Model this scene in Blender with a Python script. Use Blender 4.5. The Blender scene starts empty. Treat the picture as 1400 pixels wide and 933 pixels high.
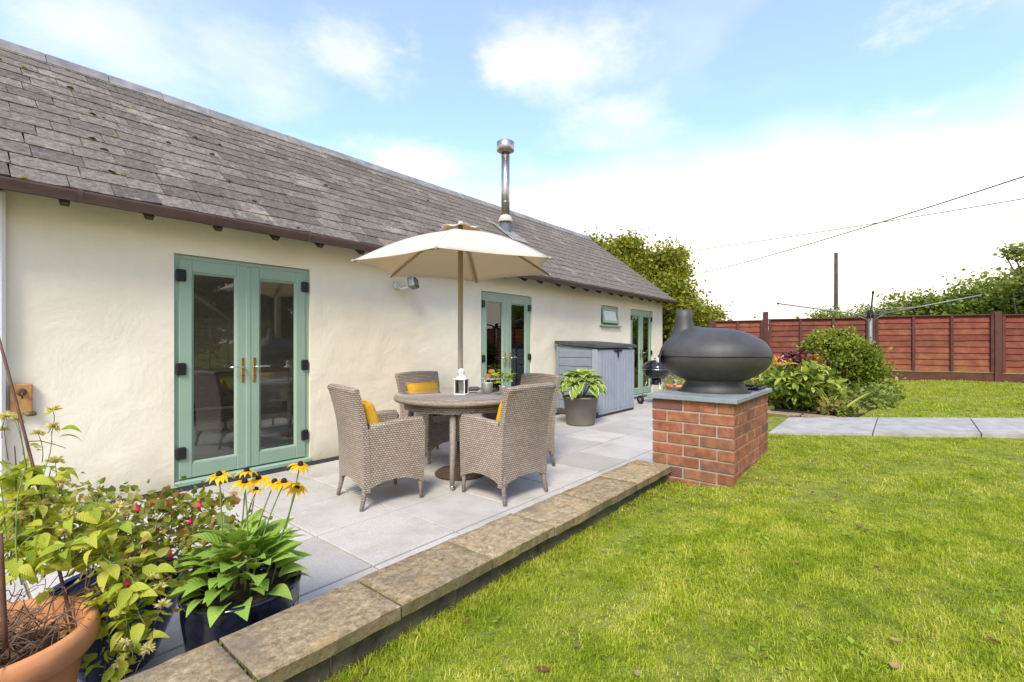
import bpy, math, random
import numpy as np
from mathutils import Vector, Matrix, Euler, noise
R = math.radians
rnd = random.Random(7)
scene = bpy.context.scene
col = scene.collection

# ------------------------------------------------------------------ camera
CAM_Z = 1.22
YAW = math.atan(540 / 650)            # angle between the optical axis and the cottage wall (+X)
cam_d = bpy.data.cameras.new('camera')
cam = bpy.data.objects.new('camera', cam_d); col.objects.link(cam)
cam.location = (0, 0, CAM_Z)
cam.rotation_euler = (R(90), 0, YAW - R(90))
cam_d.sensor_width = 36
cam_d.lens = 650 / 1400 * 36
cam_d.shift_y = 3.5 / 1400
cam_d.clip_start = 0.05
cam_d.clip_end = 3000
scene.camera = cam

# ------------------------------------------------------------------ sky and sun
SUN_EL, SUN_AZ = R(46), (-0.86, -0.51)       # the sun stands behind the camera, to its left
w = bpy.data.worlds.new('World'); scene.world = w; w.use_nodes = True
nt = w.node_tree; nt.nodes.clear(); N = nt.nodes.new; LK = nt.links.new
out = N('ShaderNodeOutputWorld'); bg = N('ShaderNodeBackground'); LK(bg.outputs[0], out.inputs[0])
bg.inputs[1].default_value = 0.10
sky = N('ShaderNodeTexSky'); sky.sky_type = 'NISHITA'; sky.sun_disc = False
sky.sun_elevation = SUN_EL; sky.sun_rotation = math.atan2(SUN_AZ[0], SUN_AZ[1])
sky.air_density = 1.0; sky.dust_density = 0.6; sky.ozone_density = 1.6
tc = N('ShaderNodeTexCoord')
def wmath(op, a, b=None, c=None, clamp=False):
    n = N('ShaderNodeMath'); n.operation = op; n.use_clamp = clamp
    for i, v in enumerate((a, b, c)):
        if v is None: continue
        if isinstance(v, (int, float)): n.inputs[i].default_value = v
        else: LK(v, n.inputs[i])
    return n.outputs[0]
def wsmooth(x, lo, hi):
    n = N('ShaderNodeMapRange'); n.interpolation_type = 'SMOOTHSTEP'
    LK(x, n.inputs[0]); n.inputs[1].default_value = lo; n.inputs[2].default_value = hi
    return n.outputs[0]
sep = N('ShaderNodeSeparateXYZ'); LK(tc.outputs['Generated'], sep.inputs[0])
nz = N('ShaderNodeTexNoise'); nz.inputs['Scale'].default_value = 5.0; nz.inputs['Detail'].default_value = 7; nz.inputs['Roughness'].default_value = .62
mp = N('ShaderNodeMapping'); mp.inputs['Scale'].default_value = (1, 1, 1.9); LK(tc.outputs['Generated'], mp.inputs[0]); LK(mp.outputs[0], nz.inputs[0])
nz2 = N('ShaderNodeTexNoise'); nz2.inputs['Scale'].default_value = 2.1; nz2.inputs['Detail'].default_value = 5; LK(mp.outputs[0], nz2.inputs[0])
# white haze towards the horizon, all the way round, its edge broken by noise
hz = wmath('ADD', sep.outputs[2], wmath('MULTIPLY', wmath('SUBTRACT', nz2.outputs[0], .5), -.35))
haze_m = wmath('SUBTRACT', 1.0, wsmooth(hz, .13, .50))
# thin high cloud everywhere
thin = wmath('ADD', wmath('MULTIPLY', wsmooth(nz2.outputs[0], .42, .75), .24), .13)   # veil of thin high cloud
# the puffs that stand in view: (image-plane u, v from the optical axis, size)
axis = Vector((math.cos(YAW), math.sin(YAW), 0)); right = Vector((math.sin(YAW), -math.cos(YAW), 0))
puffs = None
wob = wmath('MULTIPLY', wmath('SUBTRACT', nz.outputs[0], .5), .42)
for (px, py, s, amp) in ((770, 88, .135, .9), (700, 95, .07, .8), (850, 165, .11, .7), (500, 85, .11, .8), (545, 70, .06, .7), (350, 95, .13, .55), (130, 40, .17, .7),
                         (1165, 190, .12, .75), (1220, 165, .07, .6), (1290, 8, .06, .6), (560, 220, .12, .9), (60, 20, .08, .5)):
    d = (axis + right * ((px - 700) / 650) + Vector((0, 0, (470 - py) / 650))).normalized()
    sb = N('ShaderNodeVectorMath'); sb.operation = 'SUBTRACT'; LK(tc.outputs['Generated'], sb.inputs[0]); sb.inputs[1].default_value = d
    ml = N('ShaderNodeVectorMath'); ml.operation = 'MULTIPLY'; LK(sb.outputs[0], ml.inputs[0]); ml.inputs[1].default_value = (1, 1, 2.2)
    ln = N('ShaderNodeVectorMath'); ln.operation = 'LENGTH'; LK(ml.outputs[0], ln.inputs[0])
    m = wmath('MULTIPLY', wmath('SUBTRACT', 1.0, wsmooth(wmath('ADD', ln.outputs['Value'], wob), s * -.3, s * 1.45)), amp)
    puffs = m if puffs is None else wmath('MAXIMUM', puffs, m)
mask = wmath('MAXIMUM', wmath('MAXIMUM', haze_m, thin), wmath('ADD', wmath('MULTIPLY', puffs, .46), .16), clamp=True)
tint = N('ShaderNodeMix'); tint.data_type = 'RGBA'; tint.blend_type = 'MULTIPLY'; tint.inputs[0].default_value = 1
LK(sky.outputs[0], tint.inputs[6]); tint.inputs[7].default_value = (1.20, 1.58, 2.0, 1)
mx = N('ShaderNodeMix'); mx.data_type = 'RGBA'
LK(mask, mx.inputs[0]); LK(tint.outputs[2], mx.inputs[6]); mx.inputs[7].default_value = (8.3, 7.4, 6.3, 1)
LK(mx.outputs[2], bg.inputs[0])
sl = bpy.data.lights.new('sun', 'SUN'); sl.energy = 2.0; sl.angle = R(18); sl.color = (1, .92, .78)
so = bpy.data.objects.new('sun', sl); col.objects.link(so)
sd = Vector((SUN_AZ[0] * math.cos(SUN_EL), SUN_AZ[1] * math.cos(SUN_EL), math.sin(SUN_EL))).normalized()
so.rotation_euler = sd.to_track_quat('Z', 'Y').to_euler(); so.location = (-6, -4, 8)
vs = scene.view_settings
vs.view_transform = 'Standard'; vs.look = 'None'; vs.gamma = 1; vs.exposure = 1.08; vs.use_curve_mapping = False
scene.cycles.max_bounces = 8; scene.cycles.transparent_max_bounces = 12

# ------------------------------------------------------------------ materials
class NT:
    def __init__(s, name):
        s.m = bpy.data.materials.new(name); s.m.use_nodes = True; s.t = s.m.node_tree
        s.b = s.t.nodes['Principled BSDF']; s.o = s.t.nodes['Material Output']
    def n(s, kind, **kw):
        x = s.t.nodes.new('ShaderNode' + kind)
        for k, v in kw.items(): setattr(x, k, v)
        return x
    def l(s, a, b): s.t.links.new(a, b)
    def math(s, op, a, b=None, clamp=False):
        x = s.n('Math', operation=op, use_clamp=clamp)
        for i, v in enumerate((a, b)):
            if v is None: continue
            if isinstance(v, (int, float)): x.inputs[i].default_value = v
            else: s.l(v, x.inputs[i])
        return x.outputs[0]
    def noise(s, vec, scale, detail=4, rough=.55, dist=0):
        x = s.n('TexNoise'); x.inputs['Scale'].default_value = scale; x.inputs['Detail'].default_value = detail
        x.inputs['Roughness'].default_value = rough; x.inputs['Distortion'].default_value = dist
        s.l(vec, x.inputs['Vector']); return x.outputs[0]
    def ramp(s, f, stops):
        x = s.n('ValToRGB'); e = x.color_ramp.elements
        while len(e) < len(stops): e.new(.5)
        for i, (p, c) in enumerate(stops): e[i].position = p; e[i].color = (*c, 1)
        s.l(f, x.inputs[0]); return x.outputs[0]
    def mix(s, f, a, b, bt='MIX'):
        x = s.n('Mix', data_type='RGBA', blend_type=bt)
        for i, v in ((0, f), (6, a), (7, b)):
            if isinstance(v, (int, float)): x.inputs[i].default_value = v
            elif isinstance(v, tuple): x.inputs[i].default_value = (*v, 1)
            else: s.l(v, x.inputs[i])
        return x.outputs[2]
    def bump(s, h, strength=.3, dist=.01, normal=None):
        x = s.n('Bump'); x.inputs['Strength'].default_value = strength; x.inputs['Distance'].default_value = dist
        s.l(h, x.inputs['Height'])
        if normal: s.l(normal, x.inputs['Normal'])
        return x.outputs[0]
    def vary(s, c, amount, hue=0.0):
        oi = s.n('ObjectInfo'); x = s.n('HueSaturation'); s.l(c, x.inputs['Color'])
        s.l(s.math('ADD', s.math('MULTIPLY', oi.outputs['Random'], 2 * amount), 1 - amount), x.inputs['Value'])
        if hue:
            r2 = s.math('FRACT', s.math('MULTIPLY', oi.outputs['Random'], 7.31))
            s.l(s.math('ADD', s.math('MULTIPLY', r2, 2 * hue), .5 - hue), x.inputs['Hue'])
        return x.outputs[0]
    def pos(s): return s.n('NewGeometry').outputs['Position']

def pmat(name, stops, scale=6, rough=.8, bump=.25, bscale=60, bdist=.004, rv=0., hue=0., spec=.3, metal=0., detail=6, dist=0., coat=0., nrough=.6):
    """noise-mixed colours in world space, fine bump, per-piece variation"""
    k = NT(name); p = k.pos()
    c = k.ramp(k.noise(p, scale, detail, nrough, dist), stops) if len(stops) > 1 else None
    if c is None:
        rgb = k.n('RGB'); rgb.outputs[0].default_value = (*stops[0][1], 1); c = rgb.outputs[0]
    if rv: c = k.vary(c, rv, hue)
    k.l(c, k.b.inputs['Base Color'])
    if bump: k.l(k.bump(k.noise(p, bscale, 5, .65), bump, bdist), k.b.inputs['Normal'])
    k.b.inputs['Roughness'].default_value = rough; k.b.inputs['Metallic'].default_value = metal
    k.b.inputs['Specular IOR Level'].default_value = spec; k.b.inputs['Coat Weight'].default_value = coat
    return k.m

def leafmat(name, ca, cb, cc=None, trans=.35, rough=.45, vein=False, edge=None, patch=0):
    """tint attribute 0..1 picks between the colours; light passes through"""
    k = NT(name); at = k.n('Attribute', attribute_name='tint'); oi = k.n('ObjectInfo')
    f = k.math('FRACT', k.math('ADD', at.outputs['Fac'], oi.outputs['Random']))
    if patch:
        f = k.math('ADD', k.math('MULTIPLY', f, .5), k.math('SUBTRACT', k.math('MULTIPLY', k.noise(k.pos(), patch, 5, .7), 1.9), .68), True)
    st = [(0, ca), (1, cb)] if cc is None else [(0, ca), (.55, cb), (1, cc)]
    c = k.ramp(f, st)
    if edge:
        uv = k.n('TexCoord').outputs['UV']; sp = k.n('SeparateXYZ'); k.l(uv, sp.inputs[0])
        wv = k.math('ADD', sp.outputs[0], k.math('MULTIPLY', k.math('SUBTRACT', k.noise(uv, 9, 3), .5), .4))
        c = k.mix(k.math('GREATER_THAN', wv, .74), c, edge)
    if vein:
        uv = k.n('TexCoord').outputs['UV']; sp = k.n('SeparateXYZ'); k.l(uv, sp.inputs[0])
        s_ = k.math('SINE', k.math('MULTIPLY', k.math('SUBTRACT', sp.outputs[1], k.math('MULTIPLY', sp.outputs[0], .22)), 52))
        c = k.mix(k.math('MULTIPLY', k.math('GREATER_THAN', s_, .85), .16), c, tuple(min(1, v * 1.7 + .02) for v in cb))
        k.l(k.bump(s_, .35, .002), k.b.inputs['Normal'])
    k.l(c, k.b.inputs['Base Color']); k.b.inputs['Roughness'].default_value = rough; k.b.inputs['Specular IOR Level'].default_value = .3
    tr = k.n('BsdfTranslucent'); tcx = k.mix(1.0, c, (1.25, 1.2, .6), 'MULTIPLY'); k.l(tcx, tr.inputs[0])
    ms = k.n('MixShader'); ms.inputs[0].default_value = trans
    k.l(k.b.outputs[0], ms.inputs[1]); k.l(tr.outputs[0], ms.inputs[2]); k.l(ms.outputs[0], k.o.inputs[0])
    return k.m

def glassmat(name, tint=(.9, .95, .92), refl=1.0):
    k = NT(name); fr = k.n('Fresnel'); fr.inputs[0].default_value = 1.62
    tr = k.n('BsdfTransparent'); tr.inputs[0].default_value = (*tint, 1)
    gl = k.n('BsdfGlossy'); gl.inputs['Roughness'].default_value = .004
    ms = k.n('MixShader'); k.l(k.math('MULTIPLY', fr.outputs[0], refl, True), ms.inputs[0])
    k.l(tr.outputs[0], ms.inputs[1]); k.l(gl.outputs[0], ms.inputs[2]); k.l(ms.outputs[0], k.o.inputs[0])
    return k.m

def wickermat(name, dark, mid, light, row=.0165, seg=.036):
    k = NT(name); uv = k.n('TexCoord').outputs['UV']; sp = k.n('SeparateXYZ'); k.l(uv, sp.inputs[0])
    v = k.math('DIVIDE', sp.outputs[1], row); fl = k.math('FLOOR', v)
    a = k.math('SINE', k.math('MULTIPLY', k.math('FRACT', v), math.pi))
    u = k.math('ADD', k.math('DIVIDE', sp.outputs[0], seg), k.math('MULTIPLY', fl, .5))
    b = k.math('SINE', k.math('MULTIPLY', k.math('FRACT', u), math.pi))
    h = k.math('POWER', k.math('MULTIPLY', a, k.math('ADD', k.math('MULTIPLY', b, .8), .2)), .6)
    # every strand length its own shade
    cid = k.n('CombineXYZ'); k.l(fl, cid.inputs[0]); k.l(k.math('FLOOR', u), cid.inputs[1])
    wn = k.n('TexWhiteNoise', noise_dimensions='2D'); k.l(cid.outputs[0], wn.inputs[0])
    c = k.ramp(h, [(.12, dark), (.55, mid), (1, light)])
    hs = k.n('HueSaturation'); k.l(c, hs.inputs['Color'])
    k.l(k.math('ADD', k.math('MULTIPLY', wn.outputs[0], .3), k.math('ADD', .62, k.math('MULTIPLY', k.noise(k.pos(), 3, 3), .5))), hs.inputs['Value'])
    k.l(hs.outputs[0], k.b.inputs['Base Color']); k.b.inputs['Roughness'].default_value = .55
    k.l(k.bump(h, .7, .005), k.b.inputs['Normal'])
    return k.m

M = {}
# cream render: trowel ripples, faint stains
k = NT('cream_render'); p = k.pos()
big = k.noise(p, 1.1, 5, .6, .4)
c = k.ramp(big, [(.25, (.73, .645, .48)), (.5, (.79, .71, .545)), (.75, (.815, .745, .595))])
sp = k.n('SeparateXYZ'); k.l(p, sp.inputs[0])
low = k.math('MULTIPLY', k.math('SUBTRACT', 1.0, k.math('DIVIDE', sp.outputs[2], .35), True), k.noise(p, 7, 5, .7), True)
c = k.mix(k.math('MULTIPLY', low, .95, True), c, (.44, .41, .26))
stk = k.n('Mapping'); stk.inputs['Scale'].default_value = (5, 5, .55); k.l(p, stk.inputs[0])
c = k.mix(k.math('MULTIPLY', k.math('SUBTRACT', k.noise(stk.outputs[0], 1.0, 5, .65), .52, True), .55, True), c, (.58, .52, .39))
k.l(c, k.b.inputs['Base Color']); k.b.inputs['Roughness'].default_value = .85; k.b.inputs['Specular IOR Level'].default_value = .2
n1 = k.bump(k.noise(p, 2.6, 5, .6, .6), .33, .05)
n2 = k.bump(k.noise(p, 11, 5, .65, .4), .20, .014, n1)
k.l(k.bump(k.noise(p, 110, 3, .6), .18, .003, n2), k.b.inputs['Normal'])
M['render'] = k.m
M['white_render'] = pmat('white_render', [(.3, (.74, .72, .64)), (.7, (.82, .80, .73))], 2, .85, .3, 30, .008)
# slates
k = NT('slate'); p = k.pos()
mpn = k.n('Mapping'); mpn.inputs['Scale'].default_value = (1, 2.2, 2.2); k.l(p, mpn.inputs[0])
c = k.ramp(k.noise(p, 24, 10, .84, .4), [(.30, (.042, .033, .025)), (.45, (.115, .091, .070)), (.56, (.20, .165, .128)), (.72, (.42, .365, .285))])
c = k.vary(c, .30, .004)
lich = k.math('GREATER_THAN', k.noise(p, 1.7, 6, .75), .60)
c = k.mix(k.math('MULTIPLY', k.math('MULTIPLY', lich, k.noise(p, 60, 3)), .55), c, (.47, .43, .33))
c = k.mix(k.math('MULTIPLY', k.math('GREATER_THAN', k.noise(p, 4.5, 6, .8), .655), .7), c, (.085, .095, .035))
k.l(c, k.b.inputs['Base Color']); k.b.inputs['Roughness'].default_value = .75; k.b.inputs['Specular IOR Level'].default_value = .3
k.l(k.bump(k.noise(mpn.outputs[0], 40, 6, .7), .7, .008), k.b.inputs['Normal'])
M['slate'] = k.m
M['roof_deck'] = pmat('roof_deck', [(.3, (.03, .027, .025)), (.7, (.05, .045, .04))], 8, .9)
M['ridge'] = pmat('ridge_tile', [(.3, (.16, .15, .145)), (.6, (.26, .25, .24)), (.85, (.36, .35, .31))], 7, .85, .4, 40, .006, .1)
M['moss'] = pmat('moss', [(.3, (.14, .14, .015)), (.7, (.32, .29, .04))], 40, .95, .8, 150, .01)
M['gutter'] = pmat('brown_plastic', [(.3, (.085, .048, .042)), (.7, (.12, .072, .062))], 6, .42, .05, 30, .002, 0, 0, .45)
M['fascia'] = pmat('dark_timber', [(.3, (.05, .032, .026)), (.7, (.085, .055, .042))], 12, .7)
M['green'] = pmat('sage_paint', [(.35, (.255, .355, .255)), (.65, (.275, .38, .275))], 3, .38, .05, 90, .001, 0, 0, .45)
M['green_sill'] = pmat('sage_threshold', [(.35, (.30, .44, .32)), (.65, (.35, .48, .36))], 5, .45, .05, 90, .001)
M['black_plastic'] = pmat('black_plastic', [(.3, (.012, .012, .013)), (.7, (.022, .022, .023))], 20, .4, .1, 120, .001)
M['brass'] = pmat('brass', [(.3, (.55, .36, .11)), (.7, (.75, .52, .19))], 30, .28, 0, metal=1)
M['chrome'] = pmat('chrome', [(.3, (.62, .61, .58)), (.7, (.75, .74, .71))], 10, .18, 0, metal=1)
M['steel'] = pmat('flue_steel', [(.3, (.34, .315, .28)), (.7, (.47, .44, .395))], 3, .36, .05, 20, .002, metal=1)
M['galv'] = pmat('galvanised', [(.3, (.19, .19, .185)), (.7, (.27, .27, .26))], 20, .5, .1, 60, .002, metal=.3)
M['lead'] = pmat('lead_flashing', [(.3, (.17, .165, .155)), (.7, (.34, .325, .29))], 9, .6, .3, 30, .006)
M['bluegrey'] = pmat('flue_boot', [(.3, (.10, .115, .14)), (.7, (.15, .165, .19))], 9, .6)
M['glass'] = glassmat('door_glass', (.90, .92, .90), 1.75)
M['clear_glass'] = glassmat('clear_glass', (.93, .96, .95), 1.3)
M['frost'] = pmat('frosted_glass', [(.3, (.50, .54, .54)), (.7, (.62, .66, .66))], 4, .25, .05, 60, .002, spec=.6)
M['slab'] = None
k = NT('patio_slab'); p = k.pos()
fine = k.noise(p, 260, 3, .7)
c = k.ramp(fine, [(.3, (.29, .265, .23)), (.5, (.50, .46, .405)), (.7, (.68, .635, .57))])
c = k.vary(c, .15)
c = k.mix(k.math('MULTIPLY', k.math('SUBTRACT', k.noise(p, 2.3, 6, .7), .45, True), 2.8, True), c, (.36, .32, .26))
k.l(c, k.b.inputs['Base Color']); k.b.inputs['Roughness'].default_value = .8; k.b.inputs['Specular IOR Level'].default_value = .25
k.l(k.bump(fine, .25, .002, k.bump(k.noise(p, 5, 4), .15, .01)), k.b.inputs['Normal'])
M['slab'] = k.m
M['joint'] = pmat('joint_mortar', [(.3, (.19, .15, .09)), (.6, (.33, .27, .17)), (.85, (.13, .13, .05))], 9, .95, .5, 120, .004)
# weathered sandstone coping
k = NT('sandstone'); p = k.pos()
c = k.ramp(k.noise(p, 34, 9, .85), [(.30, (.085, .06, .035)), (.43, (.25, .175, .092)), (.54, (.41, .305, .17)), (.70, (.66, .55, .38))])
dk = k.noise(p, 4.2, 6, .72)
c = k.mix(k.math('MULTIPLY', k.math('SUBTRACT', dk, .49, True), 5, True), c, k.mix(k.noise(p, 45, 5, .7), (.065, .05, .038), (.33, .265, .185)))
c = k.mix(k.math('MULTIPLY', k.math('SUBTRACT', k.noise(p, 5.5, 4, .65, .5), .56, True), 5, True), c, (.50, .34, .13))
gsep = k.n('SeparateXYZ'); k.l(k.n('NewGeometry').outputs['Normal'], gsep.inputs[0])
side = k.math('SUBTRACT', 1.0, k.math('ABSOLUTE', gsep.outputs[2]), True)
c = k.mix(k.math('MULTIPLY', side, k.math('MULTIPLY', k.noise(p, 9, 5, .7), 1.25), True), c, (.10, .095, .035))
c = k.vary(c, .1)
k.l(c, k.b.inputs['Base Color']); k.b.inputs['Roughness'].default_value = .9; k.b.inputs['Specular IOR Level'].default_value = .2
k.l(k.bump(k.noise(p, 75, 6, .75), .8, .008, k.bump(k.noise(p, 12, 4), .4, .02)), k.b.inputs['Normal'])
M['stone'] = k.m
M['wall_dark'] = pmat('mossy_block', [(.3, (.05, .045, .028)), (.55, (.13, .11, .07)), (.8, (.09, .10, .035))], 9, .95, .7, 60, .01, .15)
k = NT('brick'); p = k.pos()
c = k.ramp(k.noise(p, 16, 6, .65), [(.3, (.20, .075, .040)), (.5, (.32, .128, .062)), (.72, (.43, .195, .10))])
oi = k.n('ObjectInfo')
c = k.mix(k.math('MULTIPLY', k.math('MULTIPLY', k.math('SUBTRACT', k.math('ADD', oi.outputs['Random'], k.math('MULTIPLY', k.math('SUBTRACT', k.noise(p, 9, 5), .5), 1.0)), .52, True), 2.6, True), .85), c, (.125, .06, .05))
c = k.vary(c, .22, .008)
k.l(c, k.b.inputs['Base Color']); k.b.inputs['Roughness'].default_value = .8; k.b.inputs['Specular IOR Level'].default_value = .25
k.l(k.bump(k.noise(p, 90, 5, .7), .5, .004), k.b.inputs['Normal'])
M['brick'] = k.m
M['mortar'] = pmat('mortar', [(.3, (.33, .27, .195)), (.7, (.46, .39, .295))], 14, .95, .5, 140, .003)
M['slate_top'] = pmat('plinth_slate', [(.3, (.20, .225, .225)), (.6, (.27, .295, .29)), (.85, (.33, .35, .34))], 9, .5, .2, 90, .002)
M['iron'] = pmat('cast_iron', [(.25, (.036, .033, .030)), (.5, (.053, .049, .045)), (.8, (.085, .078, .070))], 4, .52, .35, 180, .0025, spec=.5, nrough=.75)
M['black_enamel'] = pmat('black_enamel', [(.5, (.014, .014, .015))], 5, .12, 0, spec=.6)
M['wicker'] = wickermat('wicker', (.085, .062, .043), (.275, .212, .155), (.47, .385, .295), .0165, .026)
M['wicker_leg'] = wickermat('wicker_leg', (.09, .07, .055), (.27, .215, .165), (.42, .35, .285), .010, .05)
M['table_glass'] = pmat('table_glass', [(.35, (.22, .19, .155)), (.65, (.28, .245, .205))], 30, .05, 0, spec=.75)
M['yellow'] = pmat('mustard_fabric', [(.3, (.66, .34, .020)), (.7, (.80, .45, .035))], 9, .8, .35, 300, .002)
k = NT('canopy'); k.l(k.ramp(k.noise(k.pos(), 5, 4), [(.3, (.70, .655, .57)), (.7, (.75, .705, .62))]), k.b.inputs['Base Color']); k.b.inputs['Roughness'].default_value = .85
tr = k.n('BsdfTranslucent'); tr.inputs[0].default_value = (.84, .62, .32, 1); ms = k.n('MixShader'); ms.inputs[0].default_value = .34
k.l(k.bump(k.noise(k.pos(), 6, 3, .5, 1.), .25, .02), k.b.inputs['Normal'])
k.l(k.b.outputs[0], ms.inputs[1]); k.l(tr.outputs[0], ms.inputs[2]); k.l(ms.outputs[0], k.o.inputs[0]); M['canopy'] = k.m
M['umb_pole'] = pmat('taupe_pole', [(.3, (.33, .265, .185)), (.7, (.39, .32, .23))], 6, .45, .05)
M['shed'] = pmat('shed_plastic', [(.3, (.195, .225, .265)), (.7, (.245, .275, .315))], 5, .6, .12, 120, .002)
M['shed_light'] = pmat('shed_door_plastic', [(.3, (.285, .31, .345)), (.7, (.34, .365, .40))], 5, .6, .12, 120, .002)
M['shed_dark'] = pmat('shed_lid_plastic', [(.3, (.050, .047, .045)), (.7, (.085, .08, .076))], 8, .6, .2, 90, .003)
M['taupe_pot'] = pmat('taupe_pot', [(.3, (.17, .14, .115)), (.7, (.215, .18, .15))], 6, .6, .1, 80, .002)
M['terracotta'] = pmat('terracotta', [(.3, (.52, .20, .072)), (.55, (.64, .27, .105)), (.8, (.70, .36, .18))], 7, .6, .15, 60, .002)
M['blue_glaze'] = pmat('blue_glaze', [(.3, (.012, .016, .055)), (.7, (.022, .035, .12))], 9, .12, .06, 30, .003, spec=.6)
M['blue_rim'] = pmat('blue_rim', [(.3, (.015, .025, .12)), (.7, (.03, .055, .21))], 12, .15, 0, spec=.6)
M['black_glaze'] = pmat('black_glaze', [(.3, (.006, .007, .014)), (.7, (.012, .014, .028))], 9, .10, .05, 30, .003, spec=.6)
M['cream_paint'] = pmat('cream_motif', [(.4, (.45, .38, .25)), (.6, (.55, .47, .33))], 30, .3, 0)
M['soil'] = pmat('soil', [(.3, (.022, .015, .010)), (.55, (.07, .048, .03)), (.8, (.13, .09, .055))], 30, .95, 1, 90, .02)
M['fence'] = pmat('red_cedar_stain', [(.3, (.135, .034, .018)), (.55, (.21, .058, .028)), (.8, (.28, .10, .05))], 7, .7, .4, 60, .004, .26, .008, dist=.6)
M['fence_dark'] = pmat('dark_stain', [(.3, (.075, .026, .020)), (.7, (.12, .045, .033))], 8, .75, .4, 60, .004, .12)
M['cap_moss'] = pmat('mossy_edge', [(.3, (.20, .20, .05)), (.7, (.33, .33, .09))], 20, .9, .4, 80, .004)
M['wood_block'] = pmat('pine_block', [(.3, (.32, .15, .045)), (.6, (.46, .25, .085)), (.85, (.22, .11, .04))], 10, .65, .2, 50, .003, dist=1.5)
M['rust'] = pmat('rusty_iron', [(.3, (.05, .035, .028)), (.7, (.15, .085, .05))], 50, .8, .4, 120, .003)
M['cane'] = pmat('brown_cane', [(.3, (.085, .040, .024)), (.7, (.17, .085, .05))], 25, .6, .3, 80, .003)
M['pole'] = pmat('creosote_pole', [(.3, (.05, .036, .028)), (.7, (.085, .062, .048))], 3, .9)
M['wire'] = pmat('black_wire', [(.5, (.02, .02, .02))], 3, .6, 0)
M['white_metal'] = pmat('white_metal', [(.3, (.66, .64, .58)), (.7, (.76, .74, .68))], 9, .45, .05)
M['wax'] = pmat('candle_wax', [(.5, (.78, .72, .58))], 5, .5, 0)
M['bun'] = pmat('baked_bun', [(.3, (.40, .19, .035)), (.7, (.72, .42, .10))], 20, .7, .3, 60, .004)
M['mauve'] = pmat('mauve_label', [(.3, (.12, .09, .095)), (.7, (.19, .15, .16))], 9, .3, 0)
M['silver_pail'] = pmat('zinc_pail', [(.3, (.55, .53, .49)), (.7, (.68, .66, .61))], 14, .35, .1, 50, .003, metal=.35)
M['sofa'] = pmat('grey_linen', [(.3, (.66, .64, .60)), (.7, (.76, .74, .70))], 8, .9, .3, 200, .003)
M['throw'] = pmat('grey_throw', [(.3, (.10, .10, .10)), (.7, (.17, .165, .16))], 20, .95, .4, 150, .005)
M['room'] = pmat('room_plaster', [(.3, (.74, .71, .66)), (.7, (.80, .77, .71))], 2, .9, 0)
M['room_floor'] = pmat('room_floor', [(.3, (.42, .38, .33)), (.7, (.50, .46, .40))], 4, .7, 0)
M['wattle'] = pmat('woven_hazel', [(.3, (.26, .18, .11)), (.7, (.52, .40, .26))], 18, .85, .3, 60, .004, .3)
M['timber'] = pmat('grey_timber', [(.3, (.22, .185, .14)), (.7, (.34, .29, .225))], 9, .8, .3, 50, .004)
M['bark'] = pmat('bark', [(.3, (.05, .038, .026)), (.7, (.12, .09, .065))], 20, .9, .6, 60, .01)
M['cedar_leaf'] = None
M['lawn_soil'] = pmat('lawn_ground', [(.3, (.10, .115, .018)), (.5, (.24, .27, .03)), (.75, (.36, .34, .08))], 14, .95, .8, 120, .02)
M['grass'] = leafmat('grass_blades', (.14, .23, .008), (.42, .50, .022), (.76, .69, .17), .45, .55, patch=5.0)
M['hosta'] = leafmat('hosta_leaf', (.17, .28, .03), (.32, .44, .06), None, .3, .4, True, (.62, .62, .24))
M['rud_leaf'] = leafmat('rudbeckia_leaf', (.20, .34, .04), (.40, .55, .10), None, .3, .6, True)
M['stem'] = pmat('green_stem', [(.3, (.13, .18, .04)), (.7, (.22, .26, .07))], 20, .6, 0)
M['petal'] = leafmat('yellow_petal', (.78, .42, .006), (.86, .55, .012), None, .25, .5)
M['cone'] = pmat('dark_cone', [(.3, (.012, .007, .006)), (.7, (.045, .022, .014))], 90, .9, .8, 200, .004)
M['clem_leaf'] = leafmat('clematis_leaf', (.26, .36, .026), (.45, .50, .05), (.64, .60, .09), .42, .55, True)
M['seed'] = leafmat('seed_head', (.62, .55, .20), (.76, .69, .33), None, .3, .8)
M['fuch_leaf'] = leafmat('fuchsia_leaf', (.15, .20, .022), (.29, .30, .04), (.40, .20, .06), .35, .38, True)
M['fuch_flower'] = pmat('fuchsia_flower', [(.3, (.48, .012, .035)), (.7, (.68, .03, .09))], 20, .45, 0)
M['deadstem'] = pmat('dead_stem', [(.3, (.11, .065, .04)), (.7, (.26, .175, .11))], 30, .85, .3, 90, .003)
M['redstem'] = pmat('reddish_stem', [(.3, (.16, .07, .035)), (.7, (.28, .16, .07))], 20, .7, 0)
M['rhodo_leaf'] = leafmat('rhododendron_leaf', (.20, .28, .03), (.40, .46, .07), (.60, .56, .13), .35, .42, True)
M['shrub_leaf'] = leafmat('shrub_leaf', (.075, .125, .012), (.16, .22, .02), (.32, .35, .04), .35, .5)
M['tree_leaf'] = leafmat('tree_leaf', (.13, .17, .02), (.30, .32, .035), (.56, .45, .05), .4, .45)
M['hedge_leaf'] = leafmat('hedge_leaf', (.12, .17, .03), (.23, .29, .05), (.38, .40, .10), .4, .45)
M['dark_leaf'] = leafmat('dark_hedge_leaf', (.04, .06, .014), (.09, .12, .025), None, .3, .5)
M['strap_leaf'] = leafmat('strap_leaf', (.45, .46, .06), (.75, .64, .16), None, .3, .5)
M['silver_leaf'] = leafmat('silver_leaf', (.25, .31, .27), (.45, .50, .46), None, .2, .6)
M['purple_leaf'] = leafmat('purple_leaf', (.10, .02, .03), (.20, .05, .06), None, .25, .5)
M['herb'] = leafmat('herb_leaf', (.17, .28, .02), (.36, .47, .05), None, .35, .5)
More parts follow.
